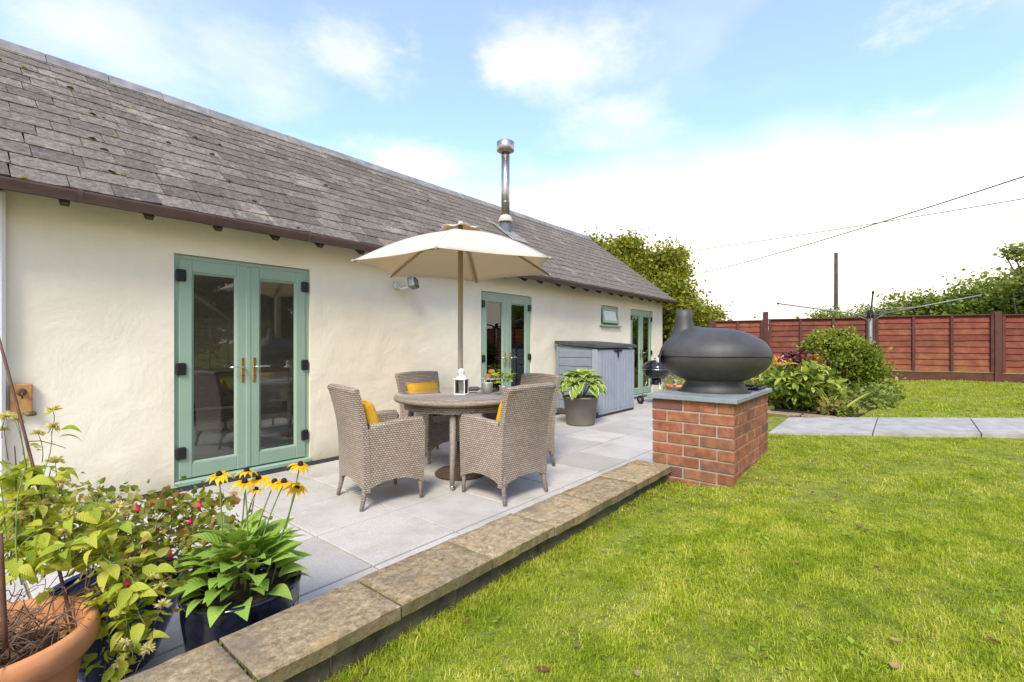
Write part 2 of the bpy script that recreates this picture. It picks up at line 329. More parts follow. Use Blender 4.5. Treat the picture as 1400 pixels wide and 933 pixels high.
M['litter'] = leafmat('fallen_leaf', (.10, .045, .02), (.24, .12, .05), (.42, .28, .12), .15, .8)
M['path'] = pmat('path_slab', [(.3, (.30, .275, .24)), (.55, (.41, .38, .34)), (.8, (.50, .465, .42))], 7, .85, .25, 120, .003, .06)
M['drain'] = pmat('drain_plastic', [(.3, (.03, .03, .031)), (.7, (.06, .06, .06))], 20, .6, .1, 90, .002)
M['white_label'] = pmat('white_plastic', [(.5, (.62, .62, .60))], 5, .5, 0)

# ------------------------------------------------------------------ mesh helpers
class MB:
    def __init__(s): s.v = []; s.f = []; s.sm = []
    def add(s, vs_, fs, smooth=False, mat=None):
        o = len(s.v)
        s.v += [tuple(mat @ Vector(q)) if mat is not None else tuple(q) for q in vs_]
        s.f += [tuple(i + o for i in q) for q in fs]; s.sm += [smooth] * len(fs)
        return s
    def box(s, x0, x1, y0, y1, z0, z1, b=0.0, mat=None):
        """chamfered box"""
        if b <= 0:
            vs_ = [(x, y, z) for x in (x0, x1) for y in (y0, y1) for z in (z0, z1)]
            fs = [(0, 1, 3, 2), (4, 6, 7, 5), (0, 4, 5, 1), (2, 3, 7, 6), (0, 2, 6, 4), (1, 5, 7, 3)]
            return s.add(vs_, fs, False, mat)
        lo, hi = (x0, y0, z0), (x1, y1, z1); vs_ = []; idx = {}
        for cx in (0, 1):
            for cy in (0, 1):
                for cz in (0, 1):
                    c = (cx, cy, cz)
                    for a in range(3):      # the corner's vertex that lies on the face of axis a
                        q = [(hi[i] if c[i] else lo[i]) + (0 if i == a else (-b if c[i] else b)) for i in range(3)]
                        idx[(c, a)] = len(vs_); vs_.append(tuple(q))
        fs = []
        for a in range(3):
            i, j = (a + 1) % 3, (a + 2) % 3
            for sd_ in (0, 1):
                ring = []
                for (p_, q_) in ((0, 0), (1, 0), (1, 1), (0, 1)):
                    c = [0, 0, 0]; c[a] = sd_; c[i] = p_; c[j] = q_; ring.append(idx[(tuple(c), a)])
                fs.append(tuple(ring) if sd_ else tuple(reversed(ring)))
        for a in range(3):                  # edges along axis a
            i, j = (a + 1) % 3, (a + 2) % 3
            for p_ in (0, 1):
                for q_ in (0, 1):
                    c0 = [0, 0, 0]; c0[i] = p_; c0[j] = q_; c1 = list(c0); c1[a] = 1; c0, c1 = tuple(c0), tuple(c1)
                    q = (idx[(c0, i)], idx[(c1, i)], idx[(c1, j)], idx[(c0, j)])
                    fs.append(q if p_ != q_ else tuple(reversed(q)))
        for key in {k_[0] for k_ in idx}:
            q = (idx[(key, 0)], idx[(key, 1)], idx[(key, 2)])
            fs.append(q if sum(key) % 2 else tuple(reversed(q)))
        return s.add(vs_, fs, False, mat)
    def lathe(s, prof, seg=32, c=(0, 0, 0), caps=True, mat=None, smooth=True):
        vs_ = []; n = len(prof)
        for i in range(seg):
            a = 2 * math.pi * i / seg; ca, sa = math.cos(a), math.sin(a)
            vs_ += [(c[0] + r * ca, c[1] + r * sa, c[2] + z) for r, z in prof]
        fs = [(i * n + j, ((i + 1) % seg) * n + j, ((i + 1) % seg) * n + j + 1, i * n + j + 1) for i in range(seg) for j in range(n - 1)]
        s.add(vs_, fs, smooth, mat)
        if caps:
            o = len(s.v) - len(vs_)
            s.f += [tuple(o + i * n for i in reversed(range(seg))), tuple(o + i * n + n - 1 for i in range(seg))]; s.sm += [False, False]
        return s
    def tube(s, pts, r0, r1=None, seg=6, mat=None, caps=True):
        r1 = r0 if r1 is None else r1; pts = [Vector(q) for q in pts]; n = len(pts); vs_ = []
        for i, q in enumerate(pts):
            d = (pts[min(i + 1, n - 1)] - pts[max(i - 1, 0)]).normalized()
            a = d.cross(Vector((0, 0, 1)) if abs(d.z) < .95 else Vector((1, 0, 0))).normalized(); b = d.cross(a)
            r = r0 + (r1 - r0) * i / max(1, n - 1)
            vs_ += [q + (a * math.cos(2 * math.pi * j / seg) + b * math.sin(2 * math.pi * j / seg)) * r for j in range(seg)]
        fs = [(i * seg + j, i * seg + (j + 1) % seg, (i + 1) * seg + (j + 1) % seg, (i + 1) * seg + j) for i in range(n - 1) for j in range(seg)]
        s.add(vs_, fs, True, mat)
        if caps:
            o = len(s.v) - len(vs_)
            s.f += [tuple(o + j for j in reversed(range(seg))), tuple(o + (n - 1) * seg + j for j in range(seg))]; s.sm += [False, False]
        return s
    def prism(s, poly, axis_, a0, a1, mat=None, smooth=False):
        """polygon in the two other axes, extruded along axis_ (0 x, 1 y, 2 z)"""
        n = len(poly); vs_ = []
        for a in (a0, a1):
            for (p_, q_) in poly:
                t = [p_, q_]; t.insert(axis_, a); vs_.append(tuple(t))
        fs = [tuple(range(n)), tuple(range(2 * n - 1, n - 1, -1))] + [(i, i + n, (i + 1) % n + n, (i + 1) % n) for i in range(n)]
        s.add(vs_, fs, smooth, mat); return s
    def mesh(s, name, m=None, uv=False):
        me = bpy.data.meshes.new(name); me.from_pydata(s.v, [], s.f)
        if any(s.sm): me.polygons.foreach_set('use_smooth', s.sm)
        if uv: boxuv(me)
        if m: me.materials.append(m)
        me.update(); return me
    def build(s, name, m, parent=None, uv=False, loc=None, fixn=False):
        me = s.mesh(name, m, uv)
        if fixn: fixnormals(me)
        return put(name, me, parent, loc)
def fixnormals(me):
    import bmesh
    b = bmesh.new(); b.from_mesh(me); bmesh.ops.recalc_face_normals(b, faces=b.faces); b.to_mesh(me); b.free()
def boxuv(me):
    l = me.uv_layers.new(name='uv')
    for pl in me.polygons:
        n = pl.normal; a = max(range(3), key=lambda i: abs(n[i]))
        for li in pl.loop_indices:
            c = me.vertices[me.loops[li].vertex_index].co
            l.data[li].uv = (c.x, c.y) if a == 2 else ((c.y, c.z) if a == 0 else (c.x, c.z))
def put(name, me, parent=None, loc=None, rot=None, scale=None):
    o = bpy.data.objects.new(name, me); col.objects.link(o)
    if parent: o.parent = parent
    if loc is not None: o.location = loc
    if rot is not None: o.rotation_euler = rot
    if scale is not None: o.scale = scale if hasattr(scale, '__len__') else (scale,) * 3
    return o
def tag(o, label, cat, group=None):
    o['label'] = label; o['category'] = cat
    if group: o['group'] = group
    return o
def struct(o): o['kind'] = 'structure'; return o
def empty(name, loc, rz=0):
    o = bpy.data.objects.new(name, None); col.objects.link(o); o.location = loc; o.rotation_euler = (0, 0, rz); o.empty_display_size = .1; return o
def thing(name, label, cat, loc=(0, 0, 0), rz=0, group=None): return tag(empty(name, loc, rz), label, cat, group)
def copy_tree(o, parent=None):
    c = o.copy(); col.objects.link(c)
    if parent: c.parent = parent
    for ch in list(o.children): copy_tree(ch, c)
    return c
def np_mesh(name, V, F, m, tint=None, smooth=False):
    me = bpy.data.meshes.new(name); nf, k_ = F.shape
    me.vertices.add(len(V)); me.vertices.foreach_set('co', V.astype(np.float32).ravel())
    me.loops.add(nf * k_); me.loops.foreach_set('vertex_index', F.astype(np.int32).ravel())
    me.polygons.add(nf); me.polygons.foreach_set('loop_start', np.arange(0, nf * k_, k_, dtype=np.int32))
    if smooth: me.polygons.foreach_set('use_smooth', np.ones(nf, dtype=bool))
    me.update(calc_edges=True)
    if tint is not None:
        a = me.attributes.new('tint', 'FLOAT', 'POINT'); a.data.foreach_set('value', tint.astype(np.float32))
    me.materials.append(m); return me
def leaf_mesh(name, L, W, m, fold=.25, droop=.35, n=5, power=.8, wave=0):
    """a leaf along +Y from its stalk, folded on the midrib and drooping at the tip; uv x = 0 midrib .. 1 edge"""
    V = []; UV = []; F = []
    for i in range(n + 1):
        t = i / n; wd = W * .5 * math.sin(math.pi * t ** power) ** .85 if 0 < t < 1 else .0006
        y = L * t * (1 - .12 * droop * t); z = L * (.22 * math.sin(t * 1.5) * droop - droop * .62 * t * t)
        wv = wave * math.sin(t * 14) * wd
        V += [(-wd, y, z + fold * wd + wv), (0, y, z), (wd, y, z + fold * wd - wv)]; UV += [(1, t), (0, t), (1, t)]
    for i in range(n):
        a = 3 * i; F += [(a, a + 1, a + 4, a + 3), (a + 1, a + 2, a + 5, a + 4)]
    me = bpy.data.meshes.new(name); me.from_pydata(V, [], F); me.polygons.foreach_set('use_smooth', [True] * len(F))
    l = me.uv_layers.new(name='uv')
    for lp in me.loops: l.data[lp.index].uv = UV[lp.vertex_index]
    me.materials.append(m); return me
def leaf_obj(parent, me, p, direction, roll=0, size=1.0, name='leaf'):
    """leaf with its stalk at world p, pointing along direction"""
    d = Vector(direction).normalized(); up = Vector((0, 0, 1))
    x = d.cross(up)
    if x.length < .05: x = Vector((1, 0, 0))
    x.normalize(); z = x.cross(d)
    Mx = Matrix((x, d, z)).transposed() @ Matrix.Rotation(roll, 3, 'Y')
    o = bpy.data.objects.new(name, me); col.objects.link(o); o.parent = parent
    o.matrix_local = Matrix.Translation(Vector(p) - parent.location) @ Mx.to_4x4() @ Matrix.Scale(size, 4)
    return o
def foliage(name, blobs, size, m, parent, seed=1, per=40, spread=.22, flat=.5, shell=.55, uplift=0.2):
    """crown: clumps of small folded leaves through ellipsoids; blobs = (centre, radii, clumps)"""
    g = np.random.default_rng(seed); C = []
    for (c, r, n) in blobs:
        d = g.normal(size=(n, 3)); d /= np.linalg.norm(d, axis=1)[:, None]
        rad = shell + (1 - shell) * g.random((n, 1)) ** .6
        rad *= 1 + .16 * np.sin(d[:, :1] * 7 + seed) * np.cos(d[:, 2:3] * 6)
        C.append(np.array(c) + d * rad * np.array(r))
    C = np.concatenate(C); nC = len(C)
    P = np.repeat(C, per, 0) + g.normal(size=(nC * per, 3)) * spread * np.array((1, 1, .75)) * np.repeat(.6 + .8 * g.random((nC, 1)), per, 0)
    n = len(P); A = g.normal(size=(n, 3)); A[:, 2] = A[:, 2] * flat + uplift; A /= np.linalg.norm(A, axis=1)[:, None]
    B = np.cross(A, g.normal(size=(n, 3)) * .6 + np.array((0, 0, 1.))); B /= np.linalg.norm(B, axis=1)[:, None] + 1e-9
    Nn = np.cross(A, B); L = size * (.6 + .8 * g.random((n, 1))); W = L * (.38 + .2 * g.random((n, 1)))
    W = W * .9
    V = np.stack([P, P + A * L * .30 + B * W * .85 + Nn * W * .22, P + A * L * .66 + B * W * .72 + Nn * W * .1, P + A * L - Nn * L * .18,
                  P + A * L * .66 - B * W * .72 + Nn * W * .1, P + A * L * .30 - B * W * .85 + Nn * W * .22, P + A * L * .5 - Nn * L * .03], 1).reshape(-1, 3)
    F = np.arange(n * 7).reshape(n, 7)
    F = np.stack([F[:, [0, 1, 6]], F[:, [1, 2, 6]], F[:, [2, 3, 6]], F[:, [3, 4, 6]], F[:, [4, 5, 6]], F[:, [5, 0, 6]]], 1).reshape(-1, 3)
    tint_ = np.repeat(np.clip(np.repeat(g.random(nC), per) * .55 + g.random(n) * .45, 0, .999), 7)
    return put(name, np_mesh(name, V, F, m, tint_), parent)
def curve_pts(a, b, sag, n=8, side=(0, 0, 0)):
    a, b, sd_ = Vector(a), Vector(b), Vector(side)
    return [a.lerp(b, t) + (Vector((0, 0, sag)) + sd_) * (4 * t * (1 - t)) for t in [i / n for i in range(n + 1)]]
RIGHT = (math.sin(YAW), -math.cos(YAW)); AX = (math.cos(YAW), math.sin(YAW))
def place(px, py, D):
    """survey helper: the world point seen at photograph position px, py at depth D"""
    u = (px - 700) / 650
    return Vector(((AX[0] + RIGHT[0] * u) * D, (AX[1] + RIGHT[1] * u) * D, CAM_Z - (py - 470) / 650 * D))

# ================================================================== SETTING
WY = 4.75                      # front face of the cottage wall
COP_O, COP_I, COP_Z = 1.25, 1.515, .378
def sstep(a, b, x):
    t = min(1, max(0, (x - a) / (b - a))); return t * t * (3 - 2 * t)
def lawn_h(x, y):
    h = .345 + .0215 * max(0, x - 3.4) * (1 if x < 16 else 16 / x)
    if x < 3.4: h -= .090 * sstep(.55, 1.24, y)
    h += .012 * math.sin(x * 2.1 + y * 1.3) * math.sin(y * 1.7 - x * .6) + .006 * math.sin(x * 5.3) * math.cos(y * 4.7)
    return h
xs = [-400, -150, -60, -25, -12, -8, -6] + [-5 + .25 * i for i in range(69)] + [12.5, 13, 14, 16, 20, 30, 60, 150, 500]
ys = [-500, -150, -60, -25, -15] + [-10 + .25 * i for i in range(44)] + [1.0, 1.15, 1.30, 1.36, 4.9, 9, 9.3, 12, 30, 100, 500]
V = []; F = []
for y in ys:
    for x in xs:
        inpatio = (1.33 < y < 9.1) and (-9 < x < 12.3)
        V.append((x, y, -.12 if inpatio else (lawn_h(x, y) if -20 < x < 40 and y > -30 else .35)))
nx = len(xs)
for j in range(len(ys) - 1):
    for i in range(nx - 1): F.append((j * nx + i, j * nx + i + 1, (j + 1) * nx + i + 1, (j + 1) * nx + i))
me = bpy.data.meshes.new('lawn'); me.from_pydata(V, [], F); me.polygons.foreach_set('use_smooth', [True] * len(F)); me.materials.append(M['lawn_soil'])
struct(put('lawn', me))

# patio: mortar bed and one object for every slab
patio = struct(MB().box(-4, 12.2, COP_I - .03, WY + .02, -.10, -.012).build('patio', M['joint']))
SL = .621
slab_me = {}
for j, (y0, y1) in enumerate([(1.50, 1.635), (1.635, 2.256), (2.256, 2.878), (2.878, 3.500), (3.500, 4.122), (4.122, 4.60)]):
    for i in range(-8, 17):
        x0 = 1.522 + SL * i; kx = round(y1 - y0, 3)
        if kx not in slab_me:
            slab_me[kx] = MB().box(.0065, SL - .0065, .0065, y1 - y0 - .0065, -.03, 0, .004).mesh('slab', M['slab'])
        put('slab', slab_me[kx], patio, (x0, y0, rnd.uniform(-.0015, .0015)), (rnd.uniform(-.002, .002), rnd.uniform(-.002, .002), 0))
# drain channel along the wall
dr = thing('drain_channel', 'narrow black slotted drain channel along the foot of the cream wall', 'drain', (0, 4.66, 0))
b = MB()
for y0, y1 in ((-.056, -.040), (-.008, .008), (.040, .056)): b.box(-3.9, 11.6, y0, y1, -.02, .004)
b.build('frame', M['drain'], dr)
b = MB()
for i in range(520): b.box(-3.9 + i * .03, -3.9 + i * .03 + .012, -.040, .040, -.02, .0015)
g_ = b.build('grating', M['drain'], dr); g_['kind'] = 'stuff'
MB().box(-3.9, 11.6, -.056, .056, -.03, -.021).build('channel_bed', M['black_plastic'], dr)

# retaining wall with sandstone coping
def coping_stone(L, wd, th, seed):
    g = random.Random(seed); nx_, ny_ = 9, 5; V = []; F = []
    def nn(x, y, z): return noise.noise(Vector((x * 9 + seed, y * 9, z * 9))) * .005 + noise.noise(Vector((x * 30, y * 30 + seed, z * 30))) * .002
    rings = [(1.0, -th), (1.0, -.0055), (.982, -.0006)]
    per = [(i / nx_, 0) for i in range(nx_)] + [(1, j / ny_) for j in range(ny_)] + [(1 - i / nx_, 1) for i in range(nx_)] + [(0, 1 - j / ny_) for j in range(ny_)]
    np_ = len(per)
    for s_, z in rings:
        for (u, v_) in per:
            x = .0035 + u * (L - .007); y = v_ * wd; ix = (1 - s_) * .3
            x = x + (ix if u < .01 else (-ix if u > .99 else 0)); y = y + (ix if v_ < .01 else (-ix if v_ > .99 else 0))
            V.append((x + nn(x, y, z) * .8, y + nn(y, x, z) * 1.4, z + nn(x, y, z + 3) * .6))
    for k_ in range(len(rings) - 1):
        for i in range(np_): F.append((k_ * np_ + i, k_ * np_ + (i + 1) % np_, (k_ + 1) * np_ + (i + 1) % np_, (k_ + 1) * np_ + i))
    o = len(V); base = 2 * np_; idx = {}
    for j in range(ny_ + 1):
        for i in range(nx_ + 1):
            if j == 0: idx[i, j] = base + i if i < nx_ else base + nx_
            elif i == nx_: idx[i, j] = base + nx_ + j if j < ny_ else base + nx_ + ny_
            elif j == ny_: idx[i, j] = base + nx_ + ny_ + (nx_ - i)
            elif i == 0: idx[i, j] = base + 2 * nx_ + ny_ + (ny_ - j)
            else:
                x = .0035 + i / nx_ * (L - .007); y = j / ny_ * wd
                idx[i, j] = len(V); V.append((x, y, nn(x, y, 3) * .9))
    for j in range(ny_):
        for i in range(nx_): F.append((idx[i, j], idx[i + 1, j], idx[i + 1, j + 1], idx[i, j + 1]))
    me = bpy.data.meshes.new('coping_stone'); me.from_pydata(V, [], F); me.polygons.foreach_set('use_smooth', [i >= 2 * np_ for i in range(len(F))]); me.materials.append(M['stone'])
    fixnormals(me); return me
gw = thing('garden_wall', 'low retaining wall with weathered sandstone coping between patio and lawn', 'wall', (0, 1.38, 0))
xj = [-1.27, -.82, -.38, .07, .508, .95, 1.385, 1.815, 2.245, 2.69, 3.14, 3.238]
for i in range(len(xj) - 1):
    put('coping_stone', coping_stone(xj[i + 1] - xj[i], COP_I - COP_O, .044, i + 3), gw, (xj[i], COP_O - 1.38 + rnd.uniform(-.003, .003), COP_Z + rnd.uniform(-.003, .003)))
for x0, x1 in [(-1.27 + .5 * i, -1.27 + .5 * (i + 1)) for i in range(9)]:
    MB().box(x0 + .004, min(x1, 3.235) - .004, -.095, .105, -.05, COP_Z - .041, .006).build('block', M['wall_dark'], gw)
MB().box(-1.27, 3.23, -.085, .095, -.05, COP_Z - .045).build('core', M['joint'], gw)
b = MB()
for xx in xj[1:-1]:      # moss in the joints
    for i in range(26):
        if rnd.random() < .5 * (noise.noise(Vector((xx * 7, i * .25, 0))) > -.05):
            yy = COP_O - 1.38 + .01 + i * .0098
            q_ = rnd.uniform(.4, 1); b.lathe([(.0005, .003 * q_), (.004 * q_, .002 * q_), (.006 * q_, -.006)], 5, (xx + rnd.uniform(-.004, .004), yy, COP_Z + rnd.uniform(-.006, -.002)), False)
b.build('joint_moss', M['moss'], gw)['kind'] = 'stuff'
# edging and step by the path, beyond the plinth
st = thing('stone_edging', 'short sandstone edging beside the path just beyond the brick plinth', 'edging', (4.95, .84, .30))
for i, (y0, y1) in enumerate(((-.28, .10), (.11, .45))):
    put('edging_stone', coping_stone(y1 - y0, .14, .10, 40 + i), st, (.07, y0, .075), (0, 0, R(90)))
be = thing('bed_edging', 'low sandstone wall edging the planted bed behind the plinth', 'edging', (6.13, .95, .275))
for i, (y0, y1) in enumerate(((-.50, -.05), (-.04, .42))):
    put('edging_stone', coping_stone(y1 - y0, .20, .05, 50 + i), be, (.12, y0, .155), (0, 0, R(90)))
for i, (y0, y1) in enumerate(((-.48, -.20), (-.19, .10), (.11, .40))): MB().box(-.06, .09, y0, y1, -.1, .10, .008).build('block', M['wall_dark'], be)
bw = thing('bed_wall', 'sandstone topped wall between the planted bed and the far patio', 'wall', (8.4, 1.38, 0))
for i in range(6):
    x0 = -2.55 + i * .9
    put('coping_stone', coping_stone(.9, COP_I - COP_O, .055, 70 + i), bw, (x0, COP_O - 1.38, .43))
    MB().box(x0 + .004, x0 + .896, -.095, .105, -.05, .375, .006).build('block', M['wall_dark'], bw)
# path
path = struct(MB().box(4.9, 5.6, 1.0, 1.52, .0, .17).build('path', M['joint']))
MB().box(4.96, 5.60, .98, 1.50, .16, .20, .004).build('slab', M['path'], path)
d_ = Vector((.565, -.825, 0)); w_ = Vector((1, 0, 0))
o_ = Vector((4.86, .975, 0))
for i in range(9):
    p0 = o_ + d_ * (i * .90 + (.0 if i else .0)); p1 = o_ + d_ * ((i + 1) * .90 - .012); wd = 1.0
    q = [p0, p0 + w_ * wd, p1 + w_ * wd, p1]; V = []
    pz = lambda a: .372 + .0215 * (a.x - 3.4)
    V = [(a.x, a.y, pz(a) - .05) for a in q] + [(a.x, a.y, pz(a)) for a in q]
    MB().add(V, [(3, 2, 1, 0), (4, 5, 6, 7)] + [(k_, (k_ + 1) % 4, (k_ + 1) % 4 + 4, k_ + 4) for k_ in range(4)]).build('slab', M['path'], path, fixn=True)
def on_path(x, y):
    t = (y - .80) / -.825; 
    return t > -.05 and 4.96 + .565 * t < x < 6.0 + .565 * t
# soil of the bed
bed = struct(MB().add([(6.2, .43, .425), (7, .33, .448), (8.4, .13, .478), (8.9, .22, .488), (9.6, .62, .502), (9.6, 1.30, .50), (6.2, 1.30, .42)], [(0, 1, 2, 3, 4, 5, 6)]).build('bed_soil', M['soil']))
def in_bed(x, y): return 5.6 < x < 10.5 and y > .42 - .14 * (x - 5.7) + (max(0, x - 9) * .25)

# ================================================================== COTTAGE
cot = thing('cottage', 'long low cream rendered cottage with grey slate roof and green doors', 'house', (0, WY, 0))
OPEN = [(1.262, 2.449, 0.012, 1.985), (5.02, 6.226, 0.012, 1.99), (9.86, 11.06, 0.012, 2.0), (8.53, 9.27, 1.60, 2.0)]
WX0, WX1, WTOP = -2.2, 11.66, 2.44
gx = {WX0, WX1}; gz = {0., WTOP}
for a in OPEN: gx |= {a[0], a[1]}; gz |= {a[2], a[3]}
def fill(vals, step):
    vals = sorted(vals); o = [vals[0]]
    for a, b_ in zip(vals, vals[1:]):
        n = max(1, round((b_ - a) / step)); o += [a + (b_ - a) * i / n for i in range(1, n + 1)]
    return o
gx, gz = fill(gx, .055), fill(gz, .055)
V = []; F = []; nx = len(gx)
for z in gz:
    for x in gx:
        dy = noise.noise(Vector((x * 1.1, z * 1.3, 3))) * .010 + noise.noise(Vector((x * 3.7, z * 4.3, 9))) * .0055 + abs(noise.noise(Vector((x * 2.6, z * 7., 5)))) * .006
        for a in OPEN:
            if a[0] - .01 < x < a[1] + .01 and a[2] - .03 < z < a[3] + .01: dy = 0
        V.append((x, -dy, z))
for j in range(len(gz) - 1):
    for i in range(nx - 1):
        mxx, mz = (gx[i] + gx[i + 1]) / 2, (gz[j] + gz[j + 1]) / 2
        if any(a[0] < mxx < a[1] and a[2] < mz < a[3] for a in OPEN): continue
        F.append((j * nx + i, j * nx + i + 1, (j + 1) * nx + i + 1, (j + 1) * nx + i))
b = MB(); b.add(V, F, True)
for a in OPEN:                  # reveals
    x0, x1, z0, z1 = a; dp = .22
    for q in (((x0, 0, z0), (x0, dp, z0), (x0, dp, z1), (x0, 0, z1)), ((x1, 0, z1), (x1, dp, z1), (x1, dp, z0), (x1, 0, z0)),
              ((x0, 0, z1), (x0, dp, z1), (x1, dp, z1), (x1, 0, z1)), ((x1, 0, z0), (x1, dp, z0), (x0, dp, z0), (x0, 0, z0))): b.add(q, [(0, 1, 2, 3)])
b.build('wall', M['render'], cot)
# gable ends and rear
RY, RZ, EY, EZ = 2.15, 4.17, -.28, 2.30           # ridge and eaves (local y)
b = MB()
b.prism([(0, 0), (4.3, 0), (4.3, 2.35), (RY, RZ - .12), (0, 2.46)], 0, WX1 - .02, WX1 - .25)
b.prism([(0, 0), (4.3, 0), (4.3, 2.35), (RY, RZ - .12), (0, 2.46)], 0, WX0, WX0 + .2)
for q in ((WX0 + .2, -1.8, 0, 2.35), (2.0, WX1 - .25, 0, 2.35), (-1.8, 2.0, 0, .12), (-1.8, 2.0, 2.1, 2.35)): b.box(q[0], q[1], 4.1, 4.3, q[2], q[3])   # unseen rear opening, added to let daylight into the first room
b.build('wall_end', M['render'], cot, fixn=True)
# a slightly proud, whiter pier at the left
b = MB(); b.box(WX0, .285, -.085, -.02, 0, 2.26, .02); b.build('pier', M['white_render'], cot)
# rooms behind the glass
for (x0, x1) in ((WX0 + .25, 4.2), (4.4, 7.6), (8.0, WX1 - .3)):
    V = [(x0, .16, 0.008), (x1, .16, 0.008), (x1, 4.0, 0.008), (x0, 4.0, 0.008), (x0, .16, 2.2), (x1, .16, 2.2), (x1, 4.0, 2.2), (x0, 4.0, 2.2)]
    rb = MB().add(V, [(4, 7, 6, 5), (0, 3, 7, 4), (1, 5, 6, 2)])
    if x0 < 0:  # back wall left open behind the added daylight opening
        for q in ((x0, -1.8, 0.008, 2.2), (2.0, x1, 0.008, 2.2), (-1.8, 2.0, .008, .12), (-1.8, 2.0, 2.1, 2.2)): rb.add([(q[0], 4.0, q[2]), (q[1], 4.0, q[2]), (q[1], 4.0, q[3]), (q[0], 4.0, q[3])], [(0, 1, 2, 3)])
    else: rb.add([V[3], V[2], V[6], V[7]], [(0, 1, 2, 3)])
    rb.build('room_wall', M['room'], cot)
    MB().add(V[:4], [(0, 1, 2, 3)]).build('room_floor', M['room_floor'], cot)
# roof
slope = math.atan2(RZ - EZ, RY - EY); SLEN = math.hypot(RZ - EZ, RY - EY); RX0, RX1 = -2.3, 11.76
b = MB()
b.prism([(EY, EZ - .02), (RY, RZ - .03), (RY + 2.45, 2.28), (RY + 2.45, 2.20), (RY, RZ - .12), (EY, EZ - .09)], 0, RX0, RX1)
roof = b.build('roof', M['roof_deck'], cot, fixn=True)
GA, SWD = .208, .285
rows = int(SLEN / GA) + 1
cands = []
for r in range(rows):
    off = (r % 2) * SWD * .5 + rnd.uniform(-.03, .03)
    x = RX0 + .01 - off
    while x < RX1 - .02:
        wdt = SWD * rnd.choice((1, 1, .85, .92, 1.12, 1.25)); x0 = max(x, RX0); x1 = min(x + wdt, RX1)
        if x1 - x0 > .05:
            s_ = r * GA - .035 + rnd.gauss(0, .004); ln_ = GA * 1.42
            if rnd.random() < .02: s_ -= rnd.uniform(.015, .04)
            if s_ + ln_ > SLEN: ln_ = SLEN - s_
            cands.append((x0, x1, s_, max(ln_, .06), rnd.gauss(0, .010), rnd.uniform(0, .004)))
        x += wdt
def slate_geo(c):
    x0, x1, s_, ln_, rot, lift = c; L = x1 - x0
    Mx = Matrix.Translation((x0, EY + math.cos(slope) * s_, EZ + math.sin(slope) * s_ + .018 + lift)) @ Matrix.Rotation(slope - R(2.1), 4, 'X') @ Matrix.Rotation(rot, 4, 'Z')
    g = .003; r1, r2 = rnd.uniform(-.006, .006), rnd.uniform(-.006, .006); nk = rnd.random() < .18
    lo = [(g, r1), (g + L * .32, r1 * .3 + rnd.uniform(-.003, .003)), (L * .68, rnd.uniform(-.003, .003)), (L - g, r2 + (.018 if nk else 0))]
    top = [(L - g, ln_), (g, ln_)]
    poly = lo + top; n = len(poly)
    V = [(p_, q_, -.012) for p_, q_ in poly] + [(p_, q_, 0) for p_, q_ in poly]
    F = [tuple(range(n, 2 * n)), tuple(reversed(range(n)))] + [(i, (i + 1) % n, (i + 1) % n + n, i + n) for i in range(n)]
    return V, F, Mx
def dist2(c): return (c[0] - 0) ** 2 + 1.0 * (WY + EY + math.cos(slope) * c[2]) ** 2 if c[1] > .15 else 1e6 + abs(c[0])
cands.sort(key=dist2)
far = MB()
for i, c in enumerate(cands):
    V, F, Mx = slate_geo(c)
    if i < 300:
        me = bpy.data.meshes.new('slate'); me.from_pydata(V, [], F); me.materials.append(M['slate'])
        o = put('slate', me, roof); o.matrix_local = Mx
    else: far.add(V, F, False, Mx)
fs_ = far.build('slate_courses', M['slate'], roof); fs_['kind'] = 'stuff'
x = RX0
rt = MB().prism([(-.115, -.10), (-.02, .025), (.02, .025), (.115, -.10), (.10, -.115), (0, 0), (-.10, -.115)], 0, .003, .497).mesh('ridge_tile', M['ridge']); fixnormals(rt)
while x < RX1 - .3:
    put('ridge_tile', rt, roof, (x, RY, RZ + .035 + rnd.uniform(-.004, .004)), (0, rnd.uniform(-.006, .006), 0)); x += .5
for i in range(34):             # moss cushions caught at the slate edges
    xx = .35 + 5.2 * rnd.random() ** 1.7; s_ = GA * rnd.randint(0, rows - 3) + rnd.uniform(-.03, .02); sz = rnd.uniform(.008, .024)
    b = MB(); prof = [(.001, .55), (.45, .45), (.8, .2), (1, -.2)]
    b.lathe([(r_ * sz, z_ * sz * .8) for r_, z_ in prof], 9, caps=False)
    b.v = [(p_[0] * (1.4 + .5 * noise.noise(Vector((p_[0] * 60, p_[1] * 60, i)))), p_[1] * (1 + .6 * noise.noise(Vector((p_[0] * 60, p_[1] * 60, i + 9)))), p_[2]) for p_ in b.v]
    o = b.build('moss_cushion', M['moss'], roof); o.location = (xx, EY + math.cos(slope) * s_, EZ + math.sin(slope) * s_ + .022); o.rotation_euler = (slope, 0, rnd.random() * 3)
# verge strip on the far gable
MB().prism([(EY, EZ - .10), (EY, EZ + .015), (RY, RZ + .005), (RY, RZ - .11)], 0, RX1, RX1 + .03).build('verge', M['fascia'], cot, fixn=True)
